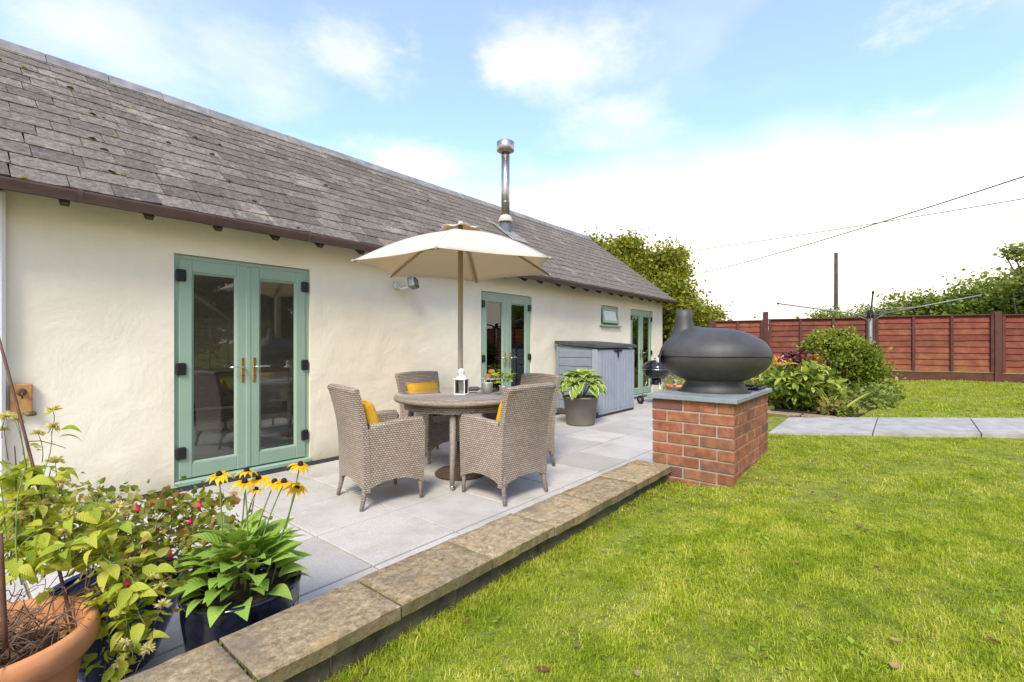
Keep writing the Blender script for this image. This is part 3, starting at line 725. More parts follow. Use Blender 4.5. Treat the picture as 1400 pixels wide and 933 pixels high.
# gutter, brackets, rafter feet
GY, GZ = EY - .03, EZ - .035
b = MB(); ang = [R(180 + a) for a in range(0, 181, 20)]
po = [(GY + .056 * math.cos(a), GZ + .056 * math.sin(a)) for a in ang]; pi_ = [(GY + .048 * math.cos(a), GZ + .048 * math.sin(a)) for a in reversed(ang)]
b.prism([(GY - .060, GZ + .010), (GY - .060, GZ - .002)] + po[1:-1] + [(GY + .060, GZ - .002), (GY + .060, GZ + .01)] + pi_, 0, RX0, RX1 + .02)
gut = b.build('gutter', M['gutter'], cot, fixn=True)
gbk = MB().prism([(GY + .064 * math.cos(a), GZ + .064 * math.sin(a)) for a in ang] + [(GY + .064, GZ + .02), (GY - .064, GZ + .02)], 0, -.014, .014).mesh('gutter_bracket', M['gutter']); fixnormals(gbk)
xx = .62
while xx < 11.5: put('gutter_bracket', gbk, gut, (xx, 0, 0)); xx += .82
rf = MB().prism([(-.235, 2.255), (-.235, 2.205), (-.20, 2.185), (0.05, 2.36), (0.05, 2.42)], 0, -.024, .024).mesh('rafter_foot', M['fascia']); fixnormals(rf)
xx = .12
while xx < 11.6: put('rafter_foot', rf, cot, (xx + rnd.uniform(-.03, .03), 0, 0)); xx += .47
MB().box(WX0, WX1, -.275, -.258, 2.22, 2.30).build('tilting_fillet', M['fascia'], cot)

def french_door(x0, x1, z0, z1, detail=True):
    d = MB(); fy0, fy1 = .028, .10; fw = .052; z0 += .0
    d.box(x0 + .002, x0 + fw, fy0, fy1, z0 + .03, z1 - .002, .005); d.box(x1 - fw, x1 - .002, fy0, fy1, z0 + .03, z1 - .002, .005)
    d.box(x0 + fw - .001, x1 - fw + .001, fy0 + .001, fy1 - .001, z1 - fw, z1 - .003, .005)
    dr_ = d.build('door', M['green'], cot)
    MB().box(x0 + .003, x1 - .003, -.035, fy1, z0 - .008, z0 + .034, .006).build('threshold', M['green_sill'], dr_)
    xm = (x0 + x1) / 2; ly0, ly1 = .016, .072
    for s_, (a, c) in enumerate(((x0 + fw - .012, xm - .003), (xm + .003, x1 - fw + .012))):
        zb, zt = z0 + .045, z1 - fw + .012; sw, br, trr = .098, .125, .105
        l = MB()
        l.box(a, a + sw, ly0, ly1, zb, zt, .006); l.box(c - sw, c, ly0, ly1, zb, zt, .006)
        l.box(a + sw - .002, c - sw + .002, ly0 + .0015, ly1 - .001, zb + .001, zb + br, .006); l.box(a + sw - .002, c - sw + .002, ly0 + .0015, ly1 - .001, zt - trr, zt - .001, .006)
        gx0, gx1, gz0, gz1 = a + sw, c - sw, zb + br, zt - trr; be_ = .016
        V = [(gx0, ly0 + .004, gz0), (gx1, ly0 + .004, gz0), (gx1, ly0 + .004, gz1), (gx0, ly0 + .004, gz1),
             (gx0 + be_, ly0 + .022, gz0 + be_), (gx1 - be_, ly0 + .022, gz0 + be_), (gx1 - be_, ly0 + .022, gz1 - be_), (gx0 + be_, ly0 + .022, gz1 - be_)]
        l.add(V, [(i, (i + 1) % 4, (i + 1) % 4 + 4, i + 4) for i in range(4)])
        l.build('door_leaf', M['green'], dr_)
        MB().box(gx0 + be_ - .008, gx1 - be_ + .008, ly0 + .026, ly0 + .032, gz0 + be_ - .008, gz1 - be_ + .008).build('pane', M['glass'], dr_)
        hx = (a + .012) if s_ == 0 else (c - .012)
        for hz__ in (z0 + .27, z0 + .99, z0 + 1.79):
            MB().box(hx - .038, hx + .038, ly0 - .022, ly0 + .004, hz__ - .052, hz__ + .052, .010).build('hinge', M['black_plastic'], dr_)
        px_ = (c - .048) if s_ == 0 else (a + .048); pz = z0 + .96
        MB().box(px_ - .016, px_ + .016, ly0 - .009, ly0 + .002, pz - .115, pz + .115, .006).build('handle_plate', M['brass'], dr_)
        sg = -1 if s_ == 0 else 1
        MB().tube([(px_, ly0 - .004, pz + .03), (px_, ly0 - .045, pz + .03), (px_ + sg * .02, ly0 - .052, pz + .031), (px_ + sg * .075, ly0 - .05, pz + .034), (px_ + sg * .125, ly0 - .046, pz + .031)], .009, .007, 8).build('handle', M['chrome'], dr_)
        MB().lathe([(.008, 0), (.008, .006)], 10, mat=Matrix.Translation((px_, ly0 - .008, pz - .05)) @ Matrix.Rotation(R(90), 4, 'X')).build('keyhole', M['rust'], dr_)
    MB().box(xm - .022, xm + .022, ly0 - .006, ly0 + .010, z0 + .05, z1 - fw, .006).build('meeting_strip', M['green'], dr_)
for a in OPEN[:3]: french_door(*a)
x0, x1, z0, z1 = OPEN[3]
b = MB(); fw = .05
b.box(x0 + .002, x0 + fw, .03, .1, z0 + .002, z1 - .002, .005); b.box(x1 - fw, x1 - .002, .03, .1, z0 + .002, z1 - .002, .005)
b.box(x0 + fw - .001, x1 - fw + .001, .031, .099, z0 + .003, z0 + fw, .005); b.box(x0 + fw - .001, x1 - fw + .001, .031, .099, z1 - fw, z1 - .003, .005)
wn = b.build('window', M['green'], cot)
b = MB(); a0, a1, c0, c1 = x0 + .04, x1 - .04, z0 + .04, z1 - .045
Mx = Matrix.Translation((0, -.004, c1)) @ Matrix.Rotation(R(-9), 4, 'X') @ Matrix.Translation((0, 0, -c1))
for q in ((a0, a0 + .05, c0, c1), (a1 - .05, a1, c0, c1), (a0 + .049, a1 - .049, c0 + .001, c0 + .06), (a0 + .049, a1 - .049, c1 - .05, c1 - .001)): b.box(q[0], q[1], 0, .045, q[2], q[3], .005, Mx)
b.build('casement', M['green'], wn)
MB().box(a0 + .05, a1 - .05, .02, .026, c0 + .06, c1 - .05, 0, Mx).build('pane', M['frost'], wn)
MB().box(x0 - .06, x1 + .06, -.06, .05, z0 - .035, z0 + .001, .008).build('sill', M['green'], wn)
# flue
fl = MB().tube([(6.79, 1.05, 3.40), (6.79, 1.05, 4.86)], .078, seg=28).build('flue_pipe', M['steel'], cot)
for z in (3.86, 3.88, 4.72, 4.745): MB().lathe([(.079, -.006), (.084, 0), (.079, .006)], 28, (6.79, 1.05, z), False).build('band', M['steel'], fl)
MB().lathe([(.09, 0), (.16, .03), (.165, .035), (.165, .19), (.150, .20), (.04, .215), (.001, .218)], 32, (6.79, 1.05, 4.80), True).build('cowl', M['steel'], fl)
MB().lathe([(.135, 0), (.138, .03), (.10, .11), (.079, .125)], 28, (6.79, 1.05, 3.50), False).build('storm_collar', M['canopy'], fl)
MB().lathe([(.118, -.25), (.10, .06), (.098, .22)], 28, (6.79, 1.05, 3.32), False).build('flue_boot', M['bluegrey'], fl)
rm = Matrix.Translation((6.79, 1.05, EZ + math.tan(slope) * (1.05 - EY) + .02)) @ Matrix.Rotation(slope, 4, 'X')
b = MB(); b.box(-.22, .24, -.26, .18, .01, .022, .006, rm); b.box(-.18, .30, -.42, -.24, .006, .016, .005, rm); b.build('flashing', M['lead'], fl)

# flood light, wooden block
fd = thing('flood_light', 'small grey flood light on a bracket on the wall behind the parasol', 'lamp', (3.52, WY - .01, 1.92))
MB().lathe([(.045, 0), (.045, .015), (.03, .022)], 16, mat=Matrix.Rotation(R(90), 4, 'X')).build('base', M['white_metal'], fd)
MB().tube([(0, -.01, 0), (.0, -.08, -.045), (.05, -.13, -.03), (.10, -.15, .0)], .011, seg=8).build('arm', M['white_metal'], fd)
b = MB(); mx_ = Matrix.Translation((.13, -.16, .03)) @ Matrix.Rotation(R(-15), 4, 'X') @ Matrix.Rotation(R(35), 4, 'Z')
b.box(-.075, .075, -.035, .05, -.06, .06, .012, mx_); b.build('housing', M['galv'], fd)
MB().box(-.062, .062, -.040, -.034, -.048, .048, .002, mx_).build('lens', M['clear_glass'], fd)
b = MB()
for q in ((-.07, .07, -.055, -.045), (-.07, .07, .045, .055), (-.07, -.06, -.045, .045), (.06, .07, -.045, .045)): b.box(q[0], q[1], -.045, -.034, q[2], q[3], 0, mx_)
b.build('bezel', M['black_plastic'], fd)
wb = thing('wooden_block', 'worn varnished wooden block with an iron hook on the left wall', 'bracket', (.36, WY - .03, .76))
MB().box(-.055, .055, -.022, .03, -.02, .18, .006).build('board', M['wood_block'], wb)
MB().lathe([(.026, 0), (.026, .008), (.014, .014), (.014, .03)], 14, mat=Matrix.Translation((.0, -.022, .125)) @ Matrix.Rotation(R(90), 4, 'X')).build('hook_plate', M['rust'], wb)
MB().tube([(0, -.05, .125), (0, -.075, .11), (0, -.07, .085), (0, -.045, .085)], .006, seg=6).build('hook', M['rust'], wb)
MB().box(.02, .075, -.03, .02, -.045, -.018, .006).build('latch', M['rust'], wb)

# ================================================================== PLINTH AND OVEN
PX0, PX1, PY0, PY1, PZB = 3.242, 4.212, .850, 1.395, .378 - .155
pl = thing('brick_plinth', 'red brick plinth with grey slate top standing between lawn and patio', 'plinth', ((PX0 + PX1) / 2, (PY0 + PY1) / 2, PZB))
cxp, cyp = (PX0 + PX1) / 2, (PY0 + PY1) / 2
MB().box(PX0 - cxp + .007, PX1 - cxp - .007, PY0 - cyp + .007, PY1 - cyp - .007, -.10, .608).build('mortar_core', M['mortar'], pl)
bme = {}
def brick(L, W, x, y, z, rz=0):
    kk = (round(L, 3), round(W, 3))
    if kk not in bme: bme[kk] = MB().box(0, L, 0, W, 0, .066, .0035).mesh('brick', M['brick'])
    put('brick', bme[kk], pl, (x - cxp + rnd.uniform(-.0015, .0015), y - cyp + rnd.uniform(-.0015, .0015), z + rnd.uniform(-.001, .001)), (0, 0, rnd.uniform(-.004, .004)))
DX, DY = PX1 - PX0, PY1 - PY0; PITCH = .0765; TH = .1005
LX = (DX - TH - 4 * .0105) / 4; LYB = (DY - TH - 2 * .0105) / 2
for r in range(-1, 8):
    z = .003 + r * PITCH
    for far_ in (0, 1):
        xf = PX0 if not far_ else PX1 - TH
        if (r + far_) % 2 == 0:      # a half bat at the patio corner, then two stretchers up to the lawn corner
            for (o0, L) in ((0, LYB), (LYB + .0105, LYB), (2 * LYB + .021, TH)): brick(TH, L, xf, PY0 + o0, z)
        else:
            for (o0, L) in ((TH + .0105, LYB), (TH + LYB + .021, LYB)): brick(TH, L, xf, PY0 + o0, z)
    if r % 2 == 0: runs = [(TH + .0105 + i * (LX + .0105), LX) for i in range(4)]
    else: runs = [(i * (LX + .0105), LX) for i in range(4)]
    for (o0, L) in runs: brick(L, TH, PX0 + o0, PY0, z)
    for (o0, L) in runs:
        if r % 2 == 0: brick(L - (TH if o0 + L > DX - .02 else 0), TH, PX0 + o0, PY1 - TH, z)
        else: brick(L - (TH + .0105 if o0 < .01 else 0), TH, PX0 + o0 + (TH + .0105 if o0 < .01 else 0), PY1 - TH, z)
ZT = PZB + .612
top = MB().box(PX0 - cxp - .03, PX1 - cxp + .03, PY0 - cyp - .025, PY1 - cyp + .03, .612, .642, .003).build('top_slab', M['slate_top'], pl)

OC = (3.68, 1.105); OZ = PZB + .642
ov = thing('pizza_oven', 'black cast iron dome shaped wood oven with stub chimney on the plinth', 'oven', (OC[0], OC[1], OZ), R(25))
# local: mouth towards +y (the patio), the long axis along y
def egg(zlo, zhi, mid, n=40, rings=14, top=True):
    """half of a flattened egg: radius rx, ry; dome above or bowl below the seam"""
    V = []; F = []
    for i in range(rings + 1):
        t = i / rings * math.pi / 2
        cr, h = math.cos(t), math.sin(t)
        if not top: h = -h
        for j in range(n):
            a = 2 * math.pi * j / n
            x = .345 * cr * math.cos(a); y = .388 * cr * math.sin(a)
            z = mid + (h * (zhi - mid) if top else h * (mid - zlo))
            if top:      # rises into the stub chimney near the front
                yy = y - .21; q = math.exp(-(x * x + yy * yy) / .0115)
                z += .05 * q
            V.append((x, y, z))
    for i in range(rings):
        for j in range(n): F.append((i * n + j, i * n + (j + 1) % n, (i + 1) * n + (j + 1) % n, (i + 1) * n + j))
    return V, F
SEAM = .262
V, F = egg(0, .470, SEAM + .003)
MB().add(V, F, True).build('dome', M['iron'], ov, fixn=True)
V, F = egg(.055, 0, SEAM - .003, top=False)
MB().add(V, F, True).build('bowl', M['iron'], ov, fixn=True)
MB().lathe([(.001, -.003), (.338, -.003), (.338, .003), (.001, .003)], 40, (0, 0, SEAM), False, mat=Matrix.Diagonal((1, 1.18, 1, 1))).build('seam_gasket', M['black_plastic'], ov)
MB().lathe([(.105, .41), (.080, .455), (.066, .50), (.060, .55), (.056, .607), (.050, .609), (.046, .50)], 28, (0, .21, 0), False).build('chimney', M['iron'], ov)
MB().lathe([(.205, .004), (.203, .03), (.188, .05), (.178, .075), (.185, .10), (.21, .125)], 40, (0, 0, 0), False, mat=Matrix.Diagonal((1, 1.12, 1, 1))).build('foot', M['iron'], ov)
MB().lathe([(.001, 0), (.222, 0), (.222, .009), (.001, .009)], 12, (0, 0, .001), False, mat=Matrix.Diagonal((1, 1.16, 1, 1)), smooth=False).build('base_plate', M['iron'], ov)
MB().lathe([(.001, 0), (.05, .001), (.15, .008), (.155, .01)], 30, mat=Matrix.Translation((0, .385, .235)) @ Matrix.Rotation(R(-72), 4, 'X') @ Matrix.Diagonal((1.25, .55, 1, 1))).build('mouth', M['black_plastic'], ov)
b = MB()
for i in range(9): b.box(-.14 + i * .035 - .004, -.14 + i * .035 + .004, .398, .406, .215, .250)
b.build('grate', M['white_metal'], ov)
tr_ = thing('ash_tray', 'dark speckled tray of ash on the slate top behind the oven', 'tray', (4.07, .98, OZ))
MB().box(-.13, .13, -.12, .12, .001, .018, .003).build('tray', M['black_plastic'], tr_)
b = MB()
for i in range(120):
    b.lathe([(.001, .008), (.006, .004), (.007, 0)], 5, (rnd.uniform(-.12, .12), rnd.uniform(-.11, .11), .018), False)
b.build('ash', M['soil'], tr_)['kind'] = 'stuff'

# ================================================================== TABLE, CHAIRS, PARASOL
TC = (3.12, 3.22); TZ = .752
tb = thing('garden_table', 'round brown wicker garden table with dark glass top', 'table', (TC[0], TC[1], 0))
b = MB(); b.lathe([(.55, TZ - .055), (.598, TZ - .050), (.612, TZ - .03), (.606, TZ - .006), (.585, TZ - .002), (.56, TZ - .004)], 72, caps=False)
me = b.mesh('rim', M['wicker']); l = me.uv_layers.new(name='uv')
for pl_ in me.polygons:
    a0 = None
    for li in pl_.loop_indices:
        c = me.vertices[me.loops[li].vertex_index].co; a = math.atan2(c.y, c.x)
        if a0 is None: a0 = a
        if a - a0 > 3: a -= 2 * math.pi
        if a - a0 < -3: a += 2 * math.pi
        l.data[li].uv = (a * .6, c.z * 1.4 + (.02 if c.z > TZ - .01 and math.hypot(c.x, c.y) < .59 else 0))
put('rim', me, tb)
MB().lathe([(.001, 0), (.588, 0), (.590, .004), (.588, .007), (.001, .0072)], 72, (0, 0, TZ - .002), False).build('glass_top', M['table_glass'], tb)
MB().lathe([(.50, TZ - .12), (.50, TZ - .05), (.52, TZ - .05), (.52, TZ - .12)], 48, caps=False).build('apron', M['wicker'], tb, uv=True)
for kq in range(4):
    a = math.atan2(2.89 - TC[1], 2.70 - TC[0]) + kq * math.pi / 2
    p0 = Vector((.515 * math.cos(a), .515 * math.sin(a), 0)); p1 = Vector((.455 * math.cos(a), .455 * math.sin(a), TZ - .05))
    lg = MB().tube([p0 + Vector((0, 0, .02)), p0.lerp(p1, .3), p1], .019, .030, 10).build('leg', M['wicker_leg'], tb, uv=True)
    MB().lathe([(.018, 0), (.019, .04), (.016, .042)], 10, (p0.x, p0.y, 0)).build('foot_cap', M['chrome'], lg)
b = MB()
for s_ in (0, math.pi / 2):
    dx, dy = math.cos(s_ + .55), math.sin(s_ + .55); b.tube([(-.45 * dx, -.45 * dy, TZ - .075), (.45 * dx, .45 * dy, TZ - .075 - s_ * .0065)], .014, seg=8)
b.build('cross_brace', M['wicker_leg'], tb, uv=True)

def make_chair():
    root = empty('wicker_armchair', (0, 0, 0))
    # x across, +y the way the chair faces
    hw = .285; yb, yf = -.265, .285
    def arch(y, lo, hi, y0, y1):
        t = (y - y0) / (y1 - y0); return lo + (hi - lo) * math.sin(math.pi * t) ** .8
    ysr = [yb + (yf - yb) * i / 12 for i in range(13)]
    # one side (arm and skirt), bottom edge arched
    for sx in (-1, 1):
        poly = [(y, arch(y, .135, .205, yb, yf)) for y in ysr]
        poly += [(yf + .012, .40), (yf + .016, .60), (yf, .632), (yf - .05, .642), (.10, .632), (-.06, .617), (-.20, .612), (yb - .01, .61)]
        b = MB(); b.prism(poly, 0, sx * hw, sx * (hw - .058)); b.build('arm', M['wicker'], root, uv=True, fixn=True)
        b = MB()      # braided arm top
        b.tube([(sx * (hw - .029), yf + .004, .60), (sx * (hw - .029), yf - .012, .636), (sx * (hw - .029), .12, .640), (sx * (hw - .029), -.06, .622), (sx * (hw - .029), -.21, .617)], .032, seg=8)
        b.build('arm_roll', M['wicker'], root, uv=True)
    # back: leans and flares, bottom arched
    prof = [(.135, -.264, .292), (.30, -.264, .292), (.45, -.270, .293), (.60, -.284, .295), (.72, -.310, .296), (.82, -.338, .302), (.895, -.362, .307)]
    V = []; F = []; nxx = 14
    for layer, off in ((0, 0), (1, .05)):
        for (z, y, h_) in prof:
            for i in range(nxx + 1):
                t = i / nxx; zz = z
                if z < .2: zz = .135 + .07 * math.sin(math.pi * t) ** .8
                if z > .85: zz = z + .012 * math.sin(math.pi * t)
                bow = -.022 * math.sin(math.pi * t)
                V.append((-h_ + 2 * h_ * t, y + bow + off, zz))
    m_ = nxx + 1; nl = len(prof) * m_
    for i in range(len(prof) - 1):
        for j in range(nxx):
            a = i * m_ + j; F += [(a, a + 1, a + 1 + m_, a + m_), (nl + a, nl + a + m_, nl + a + 1 + m_, nl + a + 1)]
    for i in range(len(prof) - 1):
        for j in (0, nxx): a = i * m_ + j; F.append((a, a + m_, nl + a + m_, nl + a))
    for j in range(nxx):
        a = (len(prof) - 1) * m_ + j; F += [(a, a + 1, nl + a + 1, nl + a), (j, nl + j, nl + j + 1, j + 1)]
    MB().add(V, F).build('backrest', M['wicker'], root, uv=True, fixn=True)
    b = MB(); b.tube([(-.307 + .614 * i / 12, -.337 - .022 * math.sin(math.pi * i / 12), .897 + .012 * math.sin(math.pi * i / 12)) for i in range(13)], .028, seg=8)
    b.build('back_roll', M['wicker'], root, uv=True)
    # seat and front skirt
    MB().box(-hw + .055, hw - .055, -.225, yf - .01, .385, .425, .012).build('seat', M['wicker'], root, uv=True)
    poly = [(x, arch(x, .14, .20, -hw + .055, hw - .055)) for x in [(-hw + .055) + (2 * hw - .11) * i / 10 for i in range(11)]] + [(hw - .055, .40), (-hw + .055, .40)]
    MB().prism(poly, 1, yf - .035, yf).build('front_skirt', M['wicker'], root, uv=True, fixn=True)
    for sx in (-1, 1):
        for (y, dy) in ((yb + .018, -.035), (yf - .02, .012)):
            MB().tube([(sx * (hw - .027) + sx * (.012 if dy < 0 else .0), y + dy, .004), (sx * (hw - .027), y, .15), (sx * (hw - .03), y, .22)], .0165, .027, 10).build('leg', M['wicker_leg'], root, uv=True)
    root.scale = (.90, .88, .97)
    return root
proto = make_chair()
CH = [((2.245, 3.235), R(-101), 'wicker armchair nearest the large green doors, its back to the left'),
      ((2.965, 2.545), R(-4), 'wicker armchair nearest the sandstone wall, its back to the camera'),
      ((3.42, 3.95), R(176), 'wicker armchair on the house side of the round table, facing the camera'),
      ((3.70, 2.98), R(80), 'wicker armchair on the far right side of the table, mostly hidden')]
def pillow_mesh(wd, ht, th):
    n = 12; V = []; F = []
    for sg in (1, -1):
        for j in range(n + 1):
            for i in range(n + 1):
                u, v_ = i / n * 2 - 1, j / n * 2 - 1
                e = max(0, (1 - u ** 4) * (1 - v_ ** 4)) ** .55
                pin = 1 - .06 * (1 - abs(u) ** 2) * abs(v_) ** 3 ; pin2 = 1 - .06 * (1 - abs(v_) ** 2) * abs(u) ** 3
                wr = 1 + .10 * noise.noise(Vector((u * 2.5, v_ * 2.5, sg * 4)))
                V.append((u * wd / 2 * pin2, sg * th / 2 * e * wr, v_ * ht / 2 * pin))
    m_ = n + 1
    for s_ in (0, 1):
        for j in range(n):
            for i in range(n):
                a = s_ * m_ * m_ + j * m_ + i; q = (a, a + 1, a + 1 + m_, a + m_); F.append(q if s_ else tuple(reversed(q)))
    me = bpy.data.meshes.new('cushion_cover'); me.from_pydata(V, [], F)
    me.polygons.foreach_set('use_smooth', [True] * len(F)); me.materials.append(M['yellow'])
    import bmesh
    bb = bmesh.new(); bb.from_mesh(me); bmesh.ops.remove_doubles(bb, verts=bb.verts, dist=.0008); bmesh.ops.recalc_face_normals(bb, faces=bb.faces); bb.to_mesh(me); bb.free()
    return me
pm = pillow_mesh(.45, .39, .15)
CL = ['square mustard cushion on the armchair nearest the large green doors', 'mustard cushion on the armchair with its back to the camera, only its edge showing',
      'mustard cushion facing the camera on the house side armchair', 'mustard cushion on the far right armchair behind the near chair']
for i, ((x, y), rz, lab) in enumerate(CH):
    ch = proto if i == 0 else copy_tree(proto)
    ch.location = (x, y, 0); ch.rotation_euler = (0, 0, rz); tag(ch, lab, 'armchair', 'four wicker armchairs round the table')
    cu = thing('cushion', CL[i], 'cushion', (x, y, .425), rz, 'mustard cushions on the armchairs')
    # an unrotated Empty holds the leaning cover
    c = put('cover', pm, cu, (.015 * (-1) ** i, -.125, .195), (R(17), 0, R((-4, 5, 2, -3)[i])), .93)
    b = MB(); pts = []
    for a in range(41):
        t = a / 10; s4 = int(t) % 4; f = t - int(t); cs = [(-1, -1), (1, -1), (1, 1), (-1, 1), (-1, -1)]
        u = cs[s4][0] + (cs[s4 + 1][0] - cs[s4][0]) * f; v_ = cs[s4][1] + (cs[s4 + 1][1] - cs[s4][1]) * f
        pin = 1 - .06 * (1 - abs(u) ** 2) * abs(v_) ** 3; pin2 = 1 - .06 * (1 - abs(v_) ** 2) * abs(u) ** 3
        pts.append((u * .225 * pin2, 0, v_ * .195 * pin))
    b.tube(pts, .006, seg=6); b.build('piping', M['yellow'], c)

um = thing('parasol', 'cream six panelled parasol standing open through the wicker table', 'parasol', (TC[0], TC[1], 0))
UR, UZ, UH = .965, 1.925, 2.265
def tipdir(kq):
    a = math.atan2(-AX[1], -AX[0]) - R(4.5) + kq * math.pi / 3; return Vector((math.cos(a), math.sin(a), 0))
def canopy_pt(kq, t, s_):
    """t 0..1 across one panel, s 0..1 hub to hem"""
    A, B = tipdir(kq), tipdir(kq + 1)
    rr = .10 + (UR - .10) * s_
    z = UH - (UH - UZ) * (s_ ** 1.12) + .035 * math.sin(math.pi * s_)
    p = A.lerp(B, t) * rr
    sagin = math.sin(math.pi * t)
    p *= 1 - .085 * sagin * s_ ** 2
    z += -.030 * sagin * s_ * (1 - .2 * s_) + .030 * sagin * s_ ** 3
    return Vector((p.x, p.y, z))
for kq in range(6):
    V = []; F = []; nn_, ss = 12, 10
    for j in range(ss + 1):
        for i in range(nn_ + 1): V.append(canopy_pt(kq, i / nn_, j / ss))
    for j in range(ss):
        for i in range(nn_): a = j * (nn_ + 1) + i; F.append((a, a + nn_ + 1, a + nn_ + 2, a + 1))
    o = MB().add(V, F, True).build('canopy_panel', M['canopy'], um)
    so_ = o.modifiers.new('cloth', 'SOLIDIFY'); so_.thickness = .003; so_.offset = 1
    MB().tube([canopy_pt(kq, 0, .02) - Vector((0, 0, .02)), canopy_pt(kq, 0, .5) - Vector((0, 0, .016)), canopy_pt(kq, 0, 1.0) - Vector((0, 0, .010))], .010, .008, 8).build('rib', M['umb_pole'], um)
    MB().tube([(tipdir(kq) * .03) + Vector((0, 0, 2.13)), canopy_pt(kq, 0, .42) - Vector((0, 0, .02))], .008, .007, 8).build('strut', M['umb_pole'], um)
    tp = canopy_pt(kq, 0, 1.0); MB().lathe([(.012, -.014), (.015, 0), (.008, .012)], 8, tp).build('tip_cap', M['umb_pole'], um)
V = []; F = []
for j in range(5):
    for i in range(48):
        a = 2 * math.pi * i / 48; s_ = j / 4; fl_ = .5 + .5 * math.cos(6 * a + .5)
        V.append((( .01 + .175 * s_) * math.cos(a), (.01 + .175 * s_) * math.sin(a), UH + .065 - .055 * s_ ** 1.3 + .03 * fl_ * s_ * s_))
for j in range(4):
    for i in range(48): F.append((j * 48 + i, (j + 1) * 48 + i, (j + 1) * 48 + (i + 1) % 48, j * 48 + (i + 1) % 48))
o = MB().add(V, F, True).build('vent_cap', M['canopy'], um); so_ = o.modifiers.new('cloth', 'SOLIDIFY'); so_.thickness = .003; so_.offset = 1
MB().lathe([(.02, 0), (.028, .02), (.02, .04), (.001, .045)], 12, (0, 0, UH + .06), True).build('finial', M['canopy'], um)
MB().tube([(0, 0, .03), (0, 0, UH + .06)], .0235, seg=16).build('pole', M['umb_pole'], um)
MB().lathe([(.045, 0), (.05, .02), (.05, .07), (.03, .09)], 16, (0, 0, 2.10)).build('runner', M['umb_pole'], um)
b = MB(); b.lathe([(.001, 0), (.235, 0), (.24, .015), (.215, .035), (.10, .06), (.045, .07), (.035, .30), (.001, .30)], 40, caps=False); b.build('base', M['rust'], um)
b = MB()
for i in range(10):
    a = i * .628; b.lathe([(.018, 0), (.012, .012), (.001, .016)], 8, (.17 * math.cos(a), .17 * math.sin(a), .043), False)
b.build('base_relief', M['rust'], um)

# ---- things on the table
TT = TZ + .0055
ln_ = thing('lantern', 'small white metal candle lantern on the glass table top', 'lantern', (3.03, 3.115, TT), R(25))
MB().box(-.056, .056, -.056, .056, 0, .012, .003).build('base', M['white_metal'], ln_)
b = MB()
for sx in (-1, 1):
    for sy in (-1, 1): b.box(sx * .046 - .004, sx * .046 + .004, sy * .046 - .004, sy * .046 + .004, .012, .135)
b.build('frame', M['white_metal'], ln_)
for a in range(4): MB().box(-.042, .042, -.047, -.0455, .014, .132, 0, Matrix.Rotation(a * math.pi / 2, 4, 'Z')).build('pane', M['clear_glass'], ln_)
MB().box(-.060, .060, -.060, .060, .135, .147, .003).build('roof', M['white_metal'], ln_)
MB().lathe([(.052, .147), (.045, .160), (.028, .172), (.022, .18), (.030, .195), (.034, .21), (.026, .228), (.010, .236), (.001, .238)], 20, caps=False).build('dome', M['white_metal'], ln_)
MB().lathe([(.024, .013), (.024, .105), (.020, .108), (.001, .108)], 16, caps=False).build('candle', M['wax'], ln_)
bt = thing('bottle', 'small dark bottle lying on its side beside the lantern', 'bottle', (3.33, 3.25, TT + .022), R(-32))
mx_ = Matrix.Rotation(R(90), 4, 'Y')
MB().lathe([(.001, -.062), (.019, -.062), (.0215, -.058), (.0215, .035), (.017, .05), (.008, .056)], 18, caps=False, mat=mx_).build('body', M['mauve'], bt)
MB().lathe([(.0082, .056), (.0082, .078), (.001, .078)], 12, caps=False, mat=mx_).build('cap', M['chrome'], bt)
pa = thing('zinc_pail', 'small pale zinc pail with upright handle on the table', 'pail', (3.275, 3.02, TT))
MB().lathe([(.001, .002), (.042, .002), (.050, .09), (.053, .094), (.053, .098), (.048, .098), (.041, .008), (.001, .008)], 24, caps=False).build('body', M['silver_pail'], pa)
MB().tube([(.05 * math.cos(R(a)) * 1.02, 0, .085 + .055 * math.sin(R(a))) for a in range(0, 181, 15)], .003, seg=6).build('handle', M['chrome'], pa)
ck = thing('cake_stand', 'glass cake stand beside the zinc pail on the table', 'cake stand', (3.52, 3.19, TT))
MB().lathe([(.001, 0), (.048, 0), (.045, .008), (.012, .02), (.010, .10), (.03, .108)], 24, caps=False).build('stem', M['clear_glass'], ck)
MB().lathe([(.001, .106), (.10, .108), (.104, .118), (.100, .118), (.001, .113)], 32, caps=False).build('plate', M['white_metal'], ck)
for i, (dx, dy, dz, lab) in enumerate(((-.045, .01, 0, 'golden bun at the left of the cake stand'), (.035, -.03, 0, 'golden bun at the right of the cake stand'), (.03, .045, 0, 'golden bun at the back of the cake stand'), (0, 0, .042, 'golden bun topmost on the heap on the cake stand'))):
    bn = thing('bun', lab, 'bun', (3.52 + dx, 3.19 + dy, TT + .114 + dz), i, 'buns on the cake stand')
    MB().lathe([(.001, .0), (.026, .002), (.030, .012), (.036, .024), (.036, .034), (.026, .046), (.001, .052)], 14, caps=False).build('crust', M['bun'], bn)
hb = thing('herb_pot', 'small potted green herb at the right of the table', 'plant', (3.26, 2.80, TT))
MB().lathe([(.001, 0), (.036, 0), (.046, .075), (.05, .078), (.05, .085), (.044, .085), (.042, .07), (.001, .07)], 18, caps=False).build('pot', M['silver_pail'], hb)
lm = leaf_mesh('leaf', .075, .045, M['herb'], .3, .5, 4)
